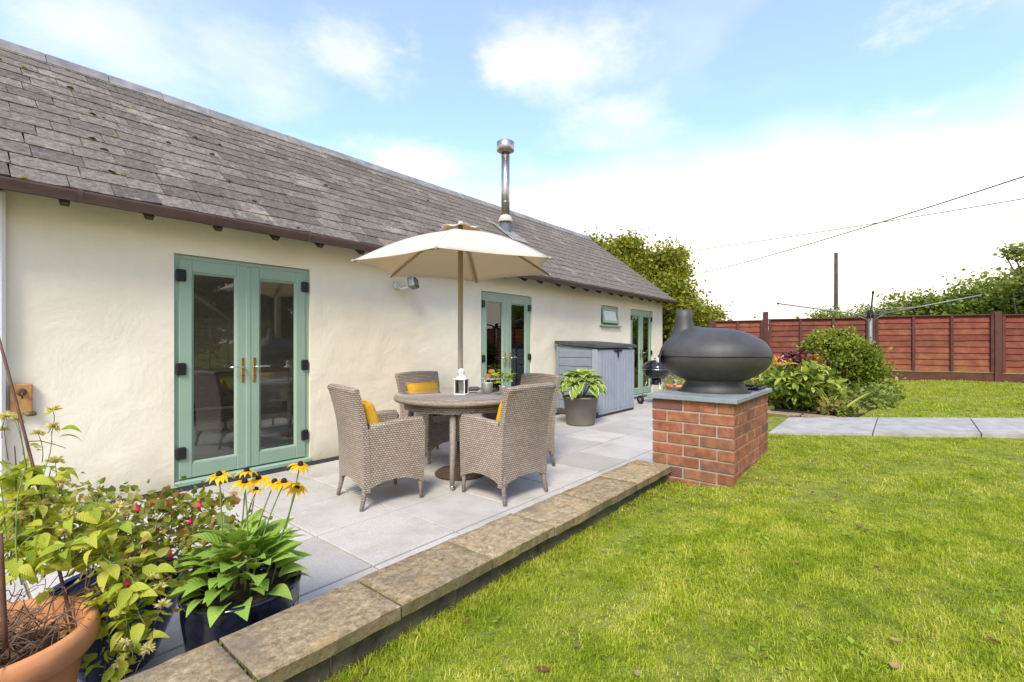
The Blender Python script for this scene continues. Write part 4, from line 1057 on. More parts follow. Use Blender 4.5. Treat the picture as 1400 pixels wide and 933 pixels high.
for i in range(46):
    a = rnd.uniform(0, 6.28); r_ = rnd.uniform(.0, .07); z = TT + .10 + rnd.uniform(0, .13) * (1 - r_ * 5)
    leaf_obj(hb, lm, (3.26 + r_ * math.cos(a), 2.80 + r_ * math.sin(a), z), (math.cos(a), math.sin(a), rnd.uniform(0, .8)), rnd.uniform(-.5, .5), rnd.uniform(.6, 1.1))

# ================================================================== STORAGE BOX, HOSTA, KETTLE
sh = thing('storage_box', 'grey plastic garden storage box with dark lid against the wall', 'storage box', (6.86, 3.89, 0))
W_, D_, HF, HB = 1.36, .80, 1.135, 1.20
MB().box(0, W_, .004, D_, .0, .09, .01).build('plinth', M['shed_dark'], sh)
MB().prism([(.03, .09), (D_ - .01, .09), (D_ - .01, HB), (.03, HF)], 0, .012, W_ - .012).build('body', M['shed'], sh, fixn=True)
for i in range(7):
    z0 = .10 + i * .147; z1 = min(z0 + .140, 1.11)
    MB().box(-.004, .014, .11, D_ - .05, z0, z1, .008).build('side_board', M['shed'], sh)
MB().box(-.012, .022, -.008, .10, .09, HF - .01, .010).build('corner_post', M['shed_light'], sh)
MB().box(-.010, .022, D_ - .045, D_ + .004, .09, HB - .03, .010).build('corner_post', M['shed'], sh)
for s_ in (0, 1):
    x0 = .035 + s_ * (W_ / 2 - .018); x1 = x0 + W_ / 2 - .03
    d = MB().box(x0, x1, -.014, .022, .045, HF - .02, .006).build('door', M['shed_light'], sh)
    for i in range(6):
        xx = x0 + .055 + i * (x1 - x0 - .11) / 5
        MB().box(xx - .030, xx + .030, -.021, -.012, .10, HF - .11, .005).build('door_rib', M['shed_light'], d)
mx_ = Matrix.Identity(4)
MB().prism([(-.04, HF + .012), (D_ + .02, HB + .012), (D_ + .02, HB + .07), (.02, HF + .075), (-.035, HF + .055)], 0, -.03, W_ + .03).build('lid', M['shed_dark'], sh, fixn=True)
b = MB(); b.box(W_ / 2 - .14, W_ / 2 + .14, -.034, -.020, HF - .055, HF - .018, .006); b.box(W_ / 2 - .022, W_ / 2 + .022, -.040, -.022, HF - .15, HF - .04, .008)
b.build('latch', M['black_plastic'], sh)

hp = thing('plant_pot', 'tapered taupe plastic pot of the hosta beside the storage box', 'pot', (6.20, 3.80, 0))
MB().lathe([(.001, .002), (.205, .002), (.212, .02), (.262, .40), (.272, .402), (.274, .425), (.262, .427), (.250, .40), (.23, .36), (.001, .355)], 40, caps=False).build('pot', M['taupe_pot'], hp)
MB().lathe([(.001, .0), (.238, .0)], 24, (0, 0, .37), False).build('soil', M['soil'], hp)
ho = thing('hosta', 'leafy hosta with cream edged leaves in the taupe pot', 'plant', (6.20, 3.80, .37))
hl = [leaf_mesh('leaf', .205, .150, M['hosta'], .30, dr_, 6, .80, .05) for dr_ in (.5, .8, 1.1)]
for i in range(96):
    a = i * 2.399 + rnd.uniform(-.3, .3); t = (i / 96) ** .62
    r_ = .03 + .25 * t; z = .40 + .33 * math.sqrt(max(0, 1 - (t * .95) ** 2)) + rnd.uniform(-.03, .03)
    p = Vector((6.20 + r_ * math.cos(a), 3.80 + r_ * math.sin(a), z)); el = .8 * (1 - t) - .25 * t + rnd.uniform(-.2, .2)
    leaf_obj(ho, hl[min(2, int(t * 3))], p, (math.cos(a), math.sin(a), el), rnd.uniform(-.35, .35), rnd.uniform(.7, 1.05))
b = MB()
for i in range(20):
    a = i * 2.4; b.tube(curve_pts((6.2 + .04 * math.cos(a) - 6.2, .04 * math.sin(a), 0), (.18 * math.cos(a), .18 * math.sin(a), .25), .03, 4), .005, .004, 5)
b.build('stalks', M['stem'], ho)['kind'] = 'stuff'

kt = thing('kettle_barbecue', 'black kettle barbecue on wheels by the far green doors', 'barbecue', (9.12, 3.84, 0), R(-110))
MB().lathe([(.05, .50), (.15, .53), (.24, .60), (.283, .70), (.285, .715), (.279, .716)], 36, caps=False).build('bowl', M['black_enamel'], kt)
ld = MB().lathe([(.290, .712), (.290, .722), (.27, .79), (.20, .855), (.10, .885), (.001, .892)], 36, caps=False).build('lid', M['black_enamel'], kt)
MB().tube([(-.05, 0, .885), (-.045, 0, .925), (.045, 0, .925), (.05, 0, .885)], .009, seg=8).build('lid_handle', M['black_plastic'], ld)
MB().lathe([(.291, 0), (.294, .004), (.291, .008)], 36, (0, 0, .708), False).build('rim_band', M['chrome'], kt)
for a in (90, 210, 330):
    ca, sa = math.cos(R(a)), math.sin(R(a)); wheel = a != 90
    MB().tube([(.16 * ca, .16 * sa, .55), (.30 * ca, .30 * sa, .08 if wheel else .01)], .012, seg=8).build('leg', M['chrome'], kt)
    if wheel:
        mw = Matrix.Translation((.315 * ca, .315 * sa, .085)) @ Matrix.Rotation(R(90), 4, 'X')
        wh = MB().lathe([(.03, -.022), (.078, -.022), (.085, -.016), (.085, .016), (.078, .022), (.03, .022)], 22, caps=False, mat=mw).build('wheel', M['black_plastic'], kt)
        MB().lathe([(.001, -.024), (.04, -.024), (.045, 0), (.04, .024), (.001, .024)], 16, caps=False, mat=mw).build('hub', M['galv'], wh)
MB().lathe([(.08, .40), (.10, .42), (.10, .52), (.06, .53)], 20, caps=True).build('ash_pot', M['black_enamel'], kt)
MB().tube([(-.28, -.02, .70), (-.34, -.02, .70), (-.34, .05, .70), (-.28, .05, .70)], .009, seg=6).build('side_handle', M['black_plastic'], kt)
b = MB()
for i in range(5): b.tube([(-.19 + .02 * i, -.16, .20 + .0), (.19 - .02 * i, -.10 + .04 * i, .20)], .004, seg=5)
b.build('lower_rack', M['chrome'], kt)

tp = thing('patio_pot', 'small terracotta pot of silver leaved plant beyond the barbecue', 'plant', (9.93, 3.76, 0))
MB().lathe([(.001, 0), (.13, 0), (.19, .30), (.205, .30), (.205, .36), (.18, .36), (.001, .33)], 24, caps=False).build('pot', M['terracotta'], tp)
sm_ = leaf_mesh('leaf', .13, .05, M['silver_leaf'], .3, .5, 4)
for i in range(60):
    a = rnd.uniform(0, 6.28); r_ = rnd.uniform(.02, .22)
    leaf_obj(tp, sm_, (9.93 + r_ * math.cos(a), 3.76 + r_ * math.sin(a), .36 + rnd.uniform(0, .30) * (1.2 - r_ * 3)), (math.cos(a), math.sin(a), rnd.uniform(-.2, 1)), rnd.uniform(-.6, .6), rnd.uniform(.7, 1.3))

# ================================================================== FENCE, DRYER, POLE, WIRES
FD = Vector((-.262, .965, 0)); F0 = Vector((12.08, -1.24, 0)); PW = 1.83
fn = thing('boundary_fence', 'red brown lap panel fence with posts at the end of the lawn', 'fence', (F0.x, F0.y, .50))
frot = math.atan2(FD.y, FD.x)
def FP(s_, off=0): q = F0 + FD * s_; return q + Vector((FD.y, -FD.x, 0)) * off
def flocal(s_, off, z): q = FP(s_, off); return (q.x - F0.x, q.y - F0.y, z - .50)
posts = [(k_ * PW, .14 if k_ == 2 else .012) for k_ in range(-2, 3)] + [(4.72, .012)]
for (s_, tall) in posts:
    gz_ = lawn_h(FP(s_).x, FP(s_).y)
    put('post', MB().box(-.05, .05, -.05, .05, -.1, 1.24 + tall, .006).mesh('post', M['fence_dark']), fn, flocal(s_, 0, gz_), (0, 0, frot))
for (sa, _), (sb__, _) in zip(posts, posts[1:]):
    sc_ = (sa + sb__) / 2; hw = (sb__ - sa) / 2 - .053; q = FP(sc_); gz_ = lawn_h(q.x, q.y); L0 = flocal(sc_, 0, gz_)
    put('gravel_board', MB().box(-hw, hw, -.022, .022, -.06, .155, .004).mesh('gravel_board', M['fence_dark']), fn, L0, (0, 0, frot))
    put('mossy_edge', MB().box(-hw + .002, hw - .002, -.012, .034, .157, .168, .003).mesh('mossy_edge', M['cap_moss']), fn, L0, (0, 0, frot))
    for i in range(9):
        z0 = .175 + i * .113; jag = [rnd.uniform(-.007, .007) for _ in range(9)]
        pts = [(-hw + .004 + (2 * hw - .008) * j / 8, z0 + jag[j]) for j in range(9)] + [(hw - .004, z0 + .122), (-hw + .004, z0 + .122)]
        o = put('board', MB().prism(pts, 1, -.006, .007).mesh('board', M['fence']), fn); fixnormals(o.data)
        o.matrix_local = Matrix.Translation(L0) @ Matrix.Rotation(frot, 4, 'Z') @ Matrix.Translation((0, 0, z0)) @ Matrix.Rotation(R(9), 4, 'X') @ Matrix.Translation((0, 0, -z0))
    nb = 3 if hw > .7 else 2
    for i in range(nb + 1):
        off = -hw + .024 + (2 * hw - .048) * i / nb
        put('batten', MB().box(off - .022, off + .022, .014, .040, .172, 1.19, .003).mesh('batten', M['fence_dark']), fn, L0, (0, 0, frot))
    put('capping', MB().box(-hw + .001, hw - .001, -.032, .044, 1.192, 1.215, .004).mesh('capping', M['fence_dark']), fn, L0, (0, 0, frot))

DP = place(1190, 470, 8.2)
wl = thing('rotary_dryer', 'open rotary clothes dryer with grey metal arms on the lawn', 'clothes dryer', (DP.x, DP.y, lawn_h(DP.x, DP.y)))
gzz = lawn_h(DP.x, DP.y); hubz = CAM_Z + 38 / 650 * 8.2 - gzz
MB().tube([(0, 0, -.05), (0, 0, hubz + .10)], .029, seg=14).build('pole', M['galv'], wl)
MB().lathe([(.045, -.05), (.05, -.03), (.05, .05), (.036, .08)], 14, (0, 0, hubz + .02)).build('hub', M['black_plastic'], wl)
rot = R(4) - math.atan2(RIGHT[1], RIGHT[0])
for kq in range(4):
    a = math.atan2(RIGHT[1], RIGHT[0]) + kq * math.pi / 2 + rot; L_ = 1.40; rise = .26
    e = (L_ * math.cos(a), L_ * math.sin(a), hubz + .02 + rise)
    am = MB().tube([(0.03 * math.cos(a), .03 * math.sin(a), hubz), e], .012, seg=8).build('arm', M['galv'], wl)
    MB().lathe([(.017, -.02), (.017, .02)], 8, (e[0], e[1], e[2])).build('end_cap', M['black_plastic'], am)
    MB().tube([(0, 0, hubz - .10), (.22 * math.cos(a), .22 * math.sin(a), hubz + .04)], .007, seg=6).build('strut', M['galv'], am)
for ring in (.42,):
    pts = []
    for kq in range(4):
        a = math.atan2(RIGHT[1], RIGHT[0]) + kq * math.pi / 2 + rot; pts.append(Vector((1.40 * ring * math.cos(a), 1.40 * ring * math.sin(a), hubz + .02 + .26 * ring)))
    b = MB()
    for kq in range(4): b.tube(curve_pts(pts[kq], pts[(kq + 1) % 4], -.02, 6), .0016, seg=4)
    b.build('line', M['white_metal'], wl)
TP = place(1143, 470, 40)
ph = thing('telegraph_pole', 'tall dark wooden telegraph pole with climbing rungs beyond the fence', 'pole', (TP.x, TP.y, .4))
top_z = CAM_Z + 124 / 650 * 40 - .4
MB().tube([(0, 0, -.3), (0, 0, top_z)], .17, .135, 12).build('shaft', M['pole'], ph)
for i in range(8):
    z = top_z - 1.0 - i * .85; sg = 1 if i % 2 else -1
    MB().tube([(0, 0, z), (RIGHT[0] * .33 * sg, RIGHT[1] * .33 * sg, z)], .018, seg=6).build('rung', M['pole'], ph)
for (pa_, pb_, sag, rad, lab) in (((918, 383, 24), (1460, 222, 8), -.16, .013, 'thick black overhead cable sagging across the right of the sky'),
                                  ((900, 349, 40), (1480, 258, 22), -.15, .022, 'thin overhead wire crossing behind the thick cable'),
                                  ((1180, 345, 40), (1480, 268, 24), -.1, .014, 'upper of two faint parallel wires at the right'),
                                  ((1180, 350, 40), (1480, 273, 24), -.1, .014, 'lower of two faint parallel wires at the right'),
                                  ((940, 404, 44), (1150, 366, 41), -.1, .014, 'short faint wire running up to the telegraph pole')):
    a, c = place(*pa_), place(*pb_); m0 = (a + c) / 2
    o = MB().tube([q - a for q in curve_pts(a, c, sag, 24)], rad, seg=5).build('overhead_wire', M['wire'], None, loc=a); tag(o, lab, 'wire', 'overhead wires')

# ================================================================== GREENERY BEYOND
def trunk(name, parent, base, tips, r, m):
    b = MB(); o = parent.location
    for tpp in tips:
        a = Vector(base) - o; c = Vector(tpp) - o
        b.tube(curve_pts(a, c, rnd.uniform(-.1, .15), 6, (rnd.uniform(-.15, .15), rnd.uniform(-.15, .15), 0)), r, r * .3, 7)
    b.build(name, m, parent)
def rel(blobs, o): return [((c[0] - o[0], c[1] - o[1], c[2] - o[2]), r_, n) for c, r_, n in blobs]
tb_ = (13.2, 5.6, .4)
tr1 = thing('climbing_tree', 'yellow green leafy tree rising behind the far end of the cottage', 'tree', tb_)
A1 = [((12.75, 5.0, 2.2), (.75, .75, .9), 100), ((13.2, 5.9, 3.0), (1.0, 1.0, .85), 130), ((13.6, 7.0, 3.5), (.9, 1.0, .95), 110), ((13.9, 8.1, 3.95), (.8, 1.0, .75), 80), ((14.2, 9.1, 4.2), (.7, .9, .65), 60),
      ((13.3, 4.6, 1.5), (1.0, .75, .9), 120), ((12.3, 4.75, 1.3), (.35, .4, .8), 36), ((13.2, 5.2, 3.5), (.5, .5, .55), 40), ((13.1, 6.3, 3.9), (.35, .35, .5), 26), ((14.0, 4.3, 1.2), (.9, .6, .7), 60), ((12.9, 3.3, .85), (.45, 1.1, .65), 90)]
foliage('crown', rel(A1, tb_), .085, M['tree_leaf'], tr1, 5, 85, .17, .7, .35)
trunk('trunk', tr1, tb_, [(12.8, 5.1, 2.3), (13.3, 5.8, 3.2), (13.7, 7.0, 3.8), (13.2, 5.2, 3.9), (13.1, 6.3, 4.3), (14.0, 8.1, 4.2)], .07, M['bark'])
hb_ = (16.6, -1.2, .5)
he = thing('hedge', 'tall green leafy hedge behind the fence at the right', 'hedge', hb_)
A2 = []
for i in range(16):
    t = i / 15; D = 14.5 - 4.2 * t; px = 1120 + 330 * t; ytop = 436 - 60 * t ** 1.15 - (8 if i % 3 == 1 else 0)
    q = place(px, ytop, D); h_ = q.z - .5
    A2.append(((q.x, q.y, .6 + h_ * .5), (.75, .75, max(.4, h_ * .5)), int(34 + 60 * t)))
foliage('crown', rel(A2, hb_), .075, M['hedge_leaf'], he, 9, 80, .17, .6, .45)
trunk('trunk', he, hb_, [tuple(a[0]) for a in A2[::3]], .05, M['bark'])
sb_ = place(1425, 470, 9.8); sb_.z = .5
sp_ = thing('sapling', 'dark leafed sapling branch standing above the hedge at the right edge', 'tree', sb_)
A3 = [(tuple(place(1400, 345, 9.8)), (.32, .32, .10), 9), (tuple(place(1412, 372, 9.8)), (.35, .35, .10), 8), (tuple(place(1392, 392, 9.8)), (.28, .28, .10), 6), (tuple(place(1440, 350, 9.8)), (.4, .4, .3), 12)]
foliage('crown', rel(A3, sb_), .085, M['hedge_leaf'], sp_, 11, 34, .12, .4, .2)
trunk('trunk', sp_, sb_, [tuple(place(1382, 340, 9.8)), tuple(place(1410, 350, 9.8)), tuple(place(1385, 395, 9.8)), tuple(place(1375, 350, 9.8))], .035, M['bark'])

bq = place(1150, 545, 7.5); bq.z = lawn_h(bq.x, bq.y)
bu = thing('evergreen_shrub', 'rounded dense evergreen shrub with lighter shoots in the bed', 'shrub', bq)
A4 = [((bq.x, bq.y, bq.z + .42), (.48, .48, .42), 230), ((bq.x - .10, bq.y + .12, bq.z + .62), (.32, .32, .28), 90), ((bq.x + .12, bq.y - .18, bq.z + .28), (.38, .38, .28), 90)]
foliage('crown', rel(A4, bq), .042, M['shrub_leaf'], bu, 21, 80, .062, 1.0, .5, .5)
b = MB()
foliage('shoots', rel([((bq.x - .03, bq.y + .03, bq.z + .66), (.40, .40, .30), 60)], bq), .036, leafmat('shoot_leaf', (.22, .27, .025), (.40, .42, .05), None, .35, .5), bu, 22, 34, .040, 1.6, .85, 1.2)
trunk('trunk', bu, bq, [(bq.x, bq.y, bq.z + .7), (bq.x + .2, bq.y, bq.z + .5), (bq.x - .2, bq.y + .1, bq.z + .6)], .03, M['bark'])
pq = place(1098, 540, 7.0); pq.z = .43
pu = thing('purple_shrub', 'small purple and orange leafed shrub between oven and evergreen shrub', 'shrub', pq)
foliage('crown', rel([((pq.x, pq.y, pq.z + .46), (.20, .20, .22), 22)], pq), .06, M['purple_leaf'], pu, 31, 26, .07, .8, .4)
foliage('tips', rel([((pq.x + .1, pq.y - .08, pq.z + .50), (.14, .14, .12), 8)], pq), .06, leafmat('orange_leaf', (.45, .30, .03), (.55, .40, .05), None, .3, .5), pu, 32, 22, .06, .8, .4)['kind'] = 'stuff'
trunk('trunk', pu, pq, [(pq.x, pq.y, pq.z + .5), (pq.x + .1, pq.y, pq.z + .5)], .015, M['bark'])
rq = place(1088, 570, 5.95); rq.z = lawn_h(rq.x, rq.y) + .03
ro = thing('rhododendron', 'low glossy leaved rhododendron beside the plinth, leaves in whorls', 'shrub', rq)
rl = [leaf_mesh('leaf', .135, .048, M['rhodo_leaf'], .25, dr_, 4, .95) for dr_ in (.3, .6, .9)]
wh_spots = []
g = random.Random(3)
while len(wh_spots) < 46:
    a = g.uniform(0, 6.28); t = g.random() ** .5; zz = g.random()
    q = Vector((rq.x + .56 * t * math.cos(a), rq.y + .50 * t * math.sin(a), rq.z + .08 + .42 * zz * math.sqrt(max(0, 1 - (t * .92) ** 2)) + .06))
    wh_spots.append(q)
for q in wh_spots:
    d0 = Vector((q.x - rq.x, q.y - rq.y, .45)).normalized(); n = g.randint(5, 7)
    for i in range(n):
        a = i / n * 6.283 + g.random(); s_ = Vector((math.cos(a), math.sin(a), 0)); s_ = (s_ - d0 * s_.dot(d0)).normalized()
        leaf_obj(ro, g.choice(rl), q, s_ * .9 + d0 * g.uniform(.15, .55), g.uniform(-.3, .3), g.uniform(.75, 1.15))
foliage('understory', rel([((rq.x, rq.y, rq.z + .20), (.52, .46, .26), 60)], rq), .07, M['shrub_leaf'], ro, 41, 30, .09, .7, .3)
trunk('stem', ro, rq, [tuple(q) for q in wh_spots[:14]], .010, M['bark'])
fq = place(1082, 500, 8.6); fq.z = .45
fp = thing('flowering_plant', 'plant with orange and lilac blooms behind the oven dome', 'plant', fq)
foliage('leaves', rel([((fq.x, fq.y, fq.z + .15), (.45, .35, .26), 44)], fq), .07, M['hedge_leaf'], fp, 51, 24, .08, .8, .3)
foliage('orange_blooms', rel([((fq.x - .15, fq.y + .12, fq.z + .42), (.25, .25, .08), 9)], fq), .05, leafmat('orange_bloom', (.75, .30, .02), (.85, .48, .03), None, .2, .6), fp, 52, 20, .035, 1, .5)
foliage('lilac_blooms', rel([((fq.x - .02, fq.y + .28, fq.z + .36), (.25, .25, .10), 9)], fq), .05, leafmat('lilac_bloom', (.45, .43, .62), (.62, .60, .74), None, .2, .6), fp, 53, 20, .035, 1, .5)
iq = place(1134, 572, 5.35); iq.z = lawn_h(iq.x, iq.y) + .02
ip = thing('strap_leaf_plant', 'clump of yellowing strap leaves at the corner of the path', 'plant', iq)
il = leaf_mesh('leaf', .46, .034, M['strap_leaf'], .35, .35, 7, .55)
for i in range(18):
    a = g.uniform(0, 6.28); leaf_obj(ip, il, (iq.x + g.gauss(0, .03), iq.y + g.gauss(0, .03), iq.z - .01), (math.cos(a), math.sin(a), g.uniform(.9, 2.6)), g.uniform(-.8, .8), g.uniform(.5, 1.05))
foliage('dead_base', rel([((iq.x, iq.y, iq.z + .05), (.12, .12, .06), 10)], iq), .05, M['litter'], ip, 61, 16, .04, .6, .3)
gc = foliage('ground_cover', [((6.75, .62, .46), (.45, .16, .06), 40), ((7.9, .30, .48), (.8, .13, .06), 60), ((8.9, .35, .52), (.45, .22, .08), 50), ((7.4, .9, .50), (.9, .3, .2), 60)], .055, M['hedge_leaf'], None, 71, 30, .06, .7, .3)
gc['kind'] = 'stuff'; gc['label'] = 'low green ground cover along the edge of the planted bed'; gc['category'] = 'ground cover'

# beyond the camera's right: what the door glass reflects
wf = thing('wattle_fence', 'woven hazel hurdle fence mirrored in the glass of the nearest doors', 'fence', (4.2, -4.1, .33))
for i in range(44):
    ph_ = (i % 2) * math.pi; z = .06 + i * .034
    pts = [(-1.9 + 3.8 * j / 26, .022 * math.sin(j / 26 * 9 * math.pi + ph_), z + rnd.uniform(-.007, .007)) for j in range(27)]
    MB().tube(pts, rnd.uniform(.009, .015), seg=5).build('hazel_rod', M['wattle'], wf)
for i in range(10): MB().tube([(-1.9 + 3.8 * i / 9, 0, -.1), (-1.9 + 3.8 * i / 9, 0, 1.62)], .018, seg=6).build('stake', M['wattle'], wf)
MB().box(-1.95, 1.95, -.05, .05, 1.58, 1.68, .006).build('rail', M['fence_dark'], wf)
pg = thing('timber_frame', 'weathered timber post and diagonal brace mirrored in the nearest door', 'pergola', (3.3, -3.2, .33))
MB().box(-.06, .06, -.06, .06, -.1, 2.6, .006).build('post', M['timber'], pg)
MB().tube([(0, 0, 2.35), (1.3, -.1, 1.45)], .055, seg=4).build('brace', M['timber'], pg)
MB().box(-.4, 2.6, -.05, .05, 2.6, 2.74, .006).build('beam', M['timber'], pg)
MB().box(2.34, 2.46, -.06, .06, -.1, 2.6, .006).build('post', M['timber'], pg)
for i, (x, y, h_, lab) in enumerate(((1.0, -7.2, 4.4, 'dark evergreen tree mirrored at the left of the near door glass'), (4.2, -7.4, 5.0, 'dark evergreen tree mirrored above the woven fence'), (7.6, -7.0, 4.6, 'dark evergreen tree mirrored beyond the woven fence'))):
    t_ = thing('evergreen_tree', lab, 'tree', (x, y, .3), 0, 'evergreens mirrored in the door glass')
    foliage('crown', [((0, 0, h_ * .52), (2.0, 1.3, h_ * .48), 330)], .16, M['dark_leaf'], t_, 80 + i, 40, .22, .7, .45)
    b = MB().tube([(0, 0, -.1), (.1, 0, h_ * .8)], .16, .05, 8).build('trunk', M['bark'], t_)

# sofa behind the first doors
sf = thing('sofa', 'pale grey sofa with dark throw seen through the nearest green doors', 'sofa', (1.95, 5.75, .012), R(-12))
MB().box(-.80, .80, -.42, .42, .06, .30, .05).build('base', M['sofa'], sf)
MB().box(-.66, -.01, -.44, .22, .30, .45, .05).build('seat_cushion', M['sofa'], sf); MB().box(.01, .66, -.44, .22, .30, .45, .05).build('seat_cushion', M['sofa'], sf)
MB().box(-.80, .80, .22, .44, .28, .86, .06).build('backrest', M['sofa'], sf)
for s_ in (-1, 1): MB().box(min(s_ * .66, s_ * .88), max(s_ * .66, s_ * .88), -.44, .44, .06, .60, .06).build('arm', M['sofa'], sf)
th_ = MB(); th_.box(-.50, .22, .19, .47, .50, .885, .02); th_.box(-.50, .22, -.46, .20, .455, .475, .008)
tw = th_.build('throw', M['throw'], None, loc=(1.95, 5.75, .012)); tw.rotation_euler = (0, 0, R(-12)); tag(tw, 'dark grey throw over the sofa behind the door glass', 'throw')

# ================================================================== POTS IN THE NEAR CORNER
g = random.Random(11)
# --- black glazed pot with rudbeckia
BP = Vector((.715, 1.885, 0))
bp = thing('glazed_pot', 'glossy black glazed pot behind the sandstone coping', 'pot', BP)
MB().lathe([(.001, .002), (.125, .002), (.135, .02), (.178, .16), (.192, .27), (.192, .318), (.198, .326), (.198, .338), (.186, .340), (.178, .325), (.172, .29), (.001, .285)], 48, caps=False).build('pot', M['black_glaze'], bp)
MB().lathe([(.001, .004), (.178, 0)], 28, (0, 0, .30), False).build('soil', M['soil'], bp)
b = MB()        # pale painted motif on the wall of the pot: three small squares with a ring
for i, a in enumerate((-62, -48, -34)):
    for (z0, z1, w0) in ((.205, .265, 5),):
        ring = []
        for (da, z) in ((-w0, z0), (w0, z0), (w0, z1), (-w0, z1)):
            r_ = .1935 if z > .25 else .1872; ring.append((r_ * math.cos(R(a + da)), r_ * math.sin(R(a + da)), z))
        b.add(ring, [(0, 1, 2, 3)])
b.build('motif', M['cream_paint'], bp)
ru = thing('rudbeckia', 'yellow black eyed daisies with broad green leaves in the black pot', 'plant', BP + Vector((0, 0, .30)))
lv = [leaf_mesh('leaf', L_, W_l, M['rud_leaf'], .26, dr_, 7, .60, .05) for (L_, W_l, dr_) in ((.125, .066, .4), (.145, .080, .6), (.125, .074, .8))]
for i in range(110):
    a = i * 2.399 + g.uniform(-.4, .4); t = (i / 110) ** .7
    r_ = .015 + .125 * t; z = .325 + .15 * (1 - t ** 1.5) + g.uniform(-.015, .03)
    el = .75 * (1 - t) + .28 + g.uniform(-.15, .25)
    leaf_obj(ru, lv[min(2, int(t * 2.99))], BP + Vector((r_ * math.cos(a), r_ * math.sin(a), z)), (math.cos(a), math.sin(a), el), g.uniform(-.4, .4), g.uniform(.65, 1.12))
pet = leaf_mesh('petal', .044, .019, M['petal'], .15, .9, 5, .55)
cone_me = MB().lathe([(.001, -.004), (.009, -.003), (.0115, .003), (.010, .010), (.006, .0145), (.001, .0155)], 14, caps=False).mesh('cone', M['cone'])
FL = [(300, 651, 1.76, 0), (337, 646, 1.88, 0), (334, 661, 1.78, 0), (354, 656, 1.92, -.2), (375, 661, 1.83, .1), (388, 661, 1.77, 0), (410, 637, 1.90, .15), (406, 667, 1.72, .9), (350, 671, 1.80, 0)]
for i, (px, py, D, tl) in enumerate(FL):
    q = place(px, py, D); base_ = BP + Vector((g.uniform(-.07, .07), g.uniform(-.07, .07), .31))
    base_ = base_.lerp(Vector((q.x, q.y, .31)), .35)
    mid = curve_pts(base_, q, 0, 8, (g.uniform(-.02, .02), g.uniform(-.02, .02), 0))
    MB().tube([m_ - ru.location for m_ in mid], .0034, .0024, 6).build('stem', M['stem'], ru)
    hd = MB().lathe([(.001, 0), (.007, .001), (.010, .004)], 10, caps=False).build('flower_head', M['stem'], ru)
    tx = Euler((tl * .8 + g.uniform(-.2, .2), tl * .6 + g.uniform(-.2, .2), g.uniform(0, 6))).to_matrix().to_4x4()
    hd.matrix_local = Matrix.Translation(q - ru.location) @ tx
    put('cone', cone_me, hd, (0, 0, .004), None, .75 if i == 8 else .98)
    npt = 12 if i != 8 else 7
    for j in range(npt):
        a = j / npt * 6.283 + g.uniform(-.12, .12); o = put('petal', pet, hd, (.008 * math.cos(a), .008 * math.sin(a), .003), None, g.uniform(.85, 1.1) * (1 if i != 8 else .7))
        o.rotation_euler = (g.uniform(-.35, .1), 0, a - math.pi / 2)
    for j in range(2):
        t = g.uniform(.2, .62); q2 = mid[int(t * 8)]; a = g.uniform(0, 6.28); leaf_obj(ru, lv[0], q2, (math.cos(a), math.sin(a), .6), g.uniform(-.3, .3), g.uniform(.28, .55))

# --- blue glazed pot with fuchsia
UP = Vector((.435, 2.31, 0))
up = thing('blue_pot', 'large glossy dark blue glazed pot behind the black pot', 'pot', UP)
MB().lathe([(.001, .002), (.11, .002), (.122, .02), (.185, .18), (.208, .27), (.212, .295), (.206, .30), (.197, .29), (.189, .25), (.001, .245)], 48, caps=False).build('pot', M['blue_glaze'], up)
MB().lathe([(.2125, .292), (.220, .298), (.220, .310), (.210, .316), (.198, .308)], 48, caps=False).build('rim', M['blue_rim'], up)
MB().lathe([(.001, .006), (.193, 0)], 28, (0, 0, .262), False).build('soil', M['soil'], up)
fu = thing('fuchsia', 'bushy fuchsia with bronze green leaves and red flowers in the blue pot', 'plant', UP + Vector((0, 0, .26)))
fl_ = [leaf_mesh('leaf', .055, .026, M['fuch_leaf'], .3, dr_, 4, .75) for dr_ in (.3, .9)]
fruit = MB().lathe([(.001, .0), (.0045, -.006), (.0048, -.018), (.003, -.024), (.011, -.036), (.0135, -.044), (.006, -.047), (.0055, -.058), (.001, -.06)], 9, caps=False).mesh('flower', M['fuch_flower'])
stems = MB(); nleaf = 0
ends = [(318, 712, 1.86), (300, 690, 1.95), (272, 688, 1.98), (250, 676, 2.05), (222, 690, 1.9), (300, 735, 1.75), (325, 735, 1.9), (262, 742, 1.72), (235, 770, 1.66), (205, 700, 1.85), (190, 684, 2.1), (165, 690, 2.0),
        (140, 676, 2.15), (118, 668, 2.2), (105, 690, 2.1), (205, 735, 1.7), (180, 760, 1.62), (150, 730, 1.8), (290, 716, 2.05), (240, 715, 2.1), (312, 752, 1.70), (270, 705, 2.2), (128, 715, 1.9), (225, 745, 1.85)]
redspots = [(186, 695, 1.74), (273, 690, 1.88), (232, 758, 1.66), (171, 795, 1.52), (262, 712, 1.9), (98, 746, 1.7)]
for (px, py, D) in ends:
    e = place(px, py, D); s0 = UP + Vector((g.uniform(-.10, .10), g.uniform(-.10, .10), .27))
    pts = curve_pts(s0, e, g.uniform(.05, .12), 9)
    stems.tube([q - fu.location for q in pts], .0035, .0014, 5)
    for i in range(3, 10):
        for sg in (-1, 1):
            if nleaf < 300:
                dd = (pts[i] - pts[i - 1]).normalized(); sd_ = dd.cross(Vector((0, 0, 1))).normalized() * sg
                leaf_obj(fu, g.choice(fl_), pts[i] + Vector((g.gauss(0, .01), g.gauss(0, .01), g.gauss(0, .008))), sd_ + dd * g.uniform(.2, .9) + Vector((0, 0, g.uniform(-.7, .25))), g.uniform(-.5, .5), g.uniform(.65, 1.2)); nleaf += 1
stems.build('stems', M['redstem'], fu)['kind'] = 'stuff'
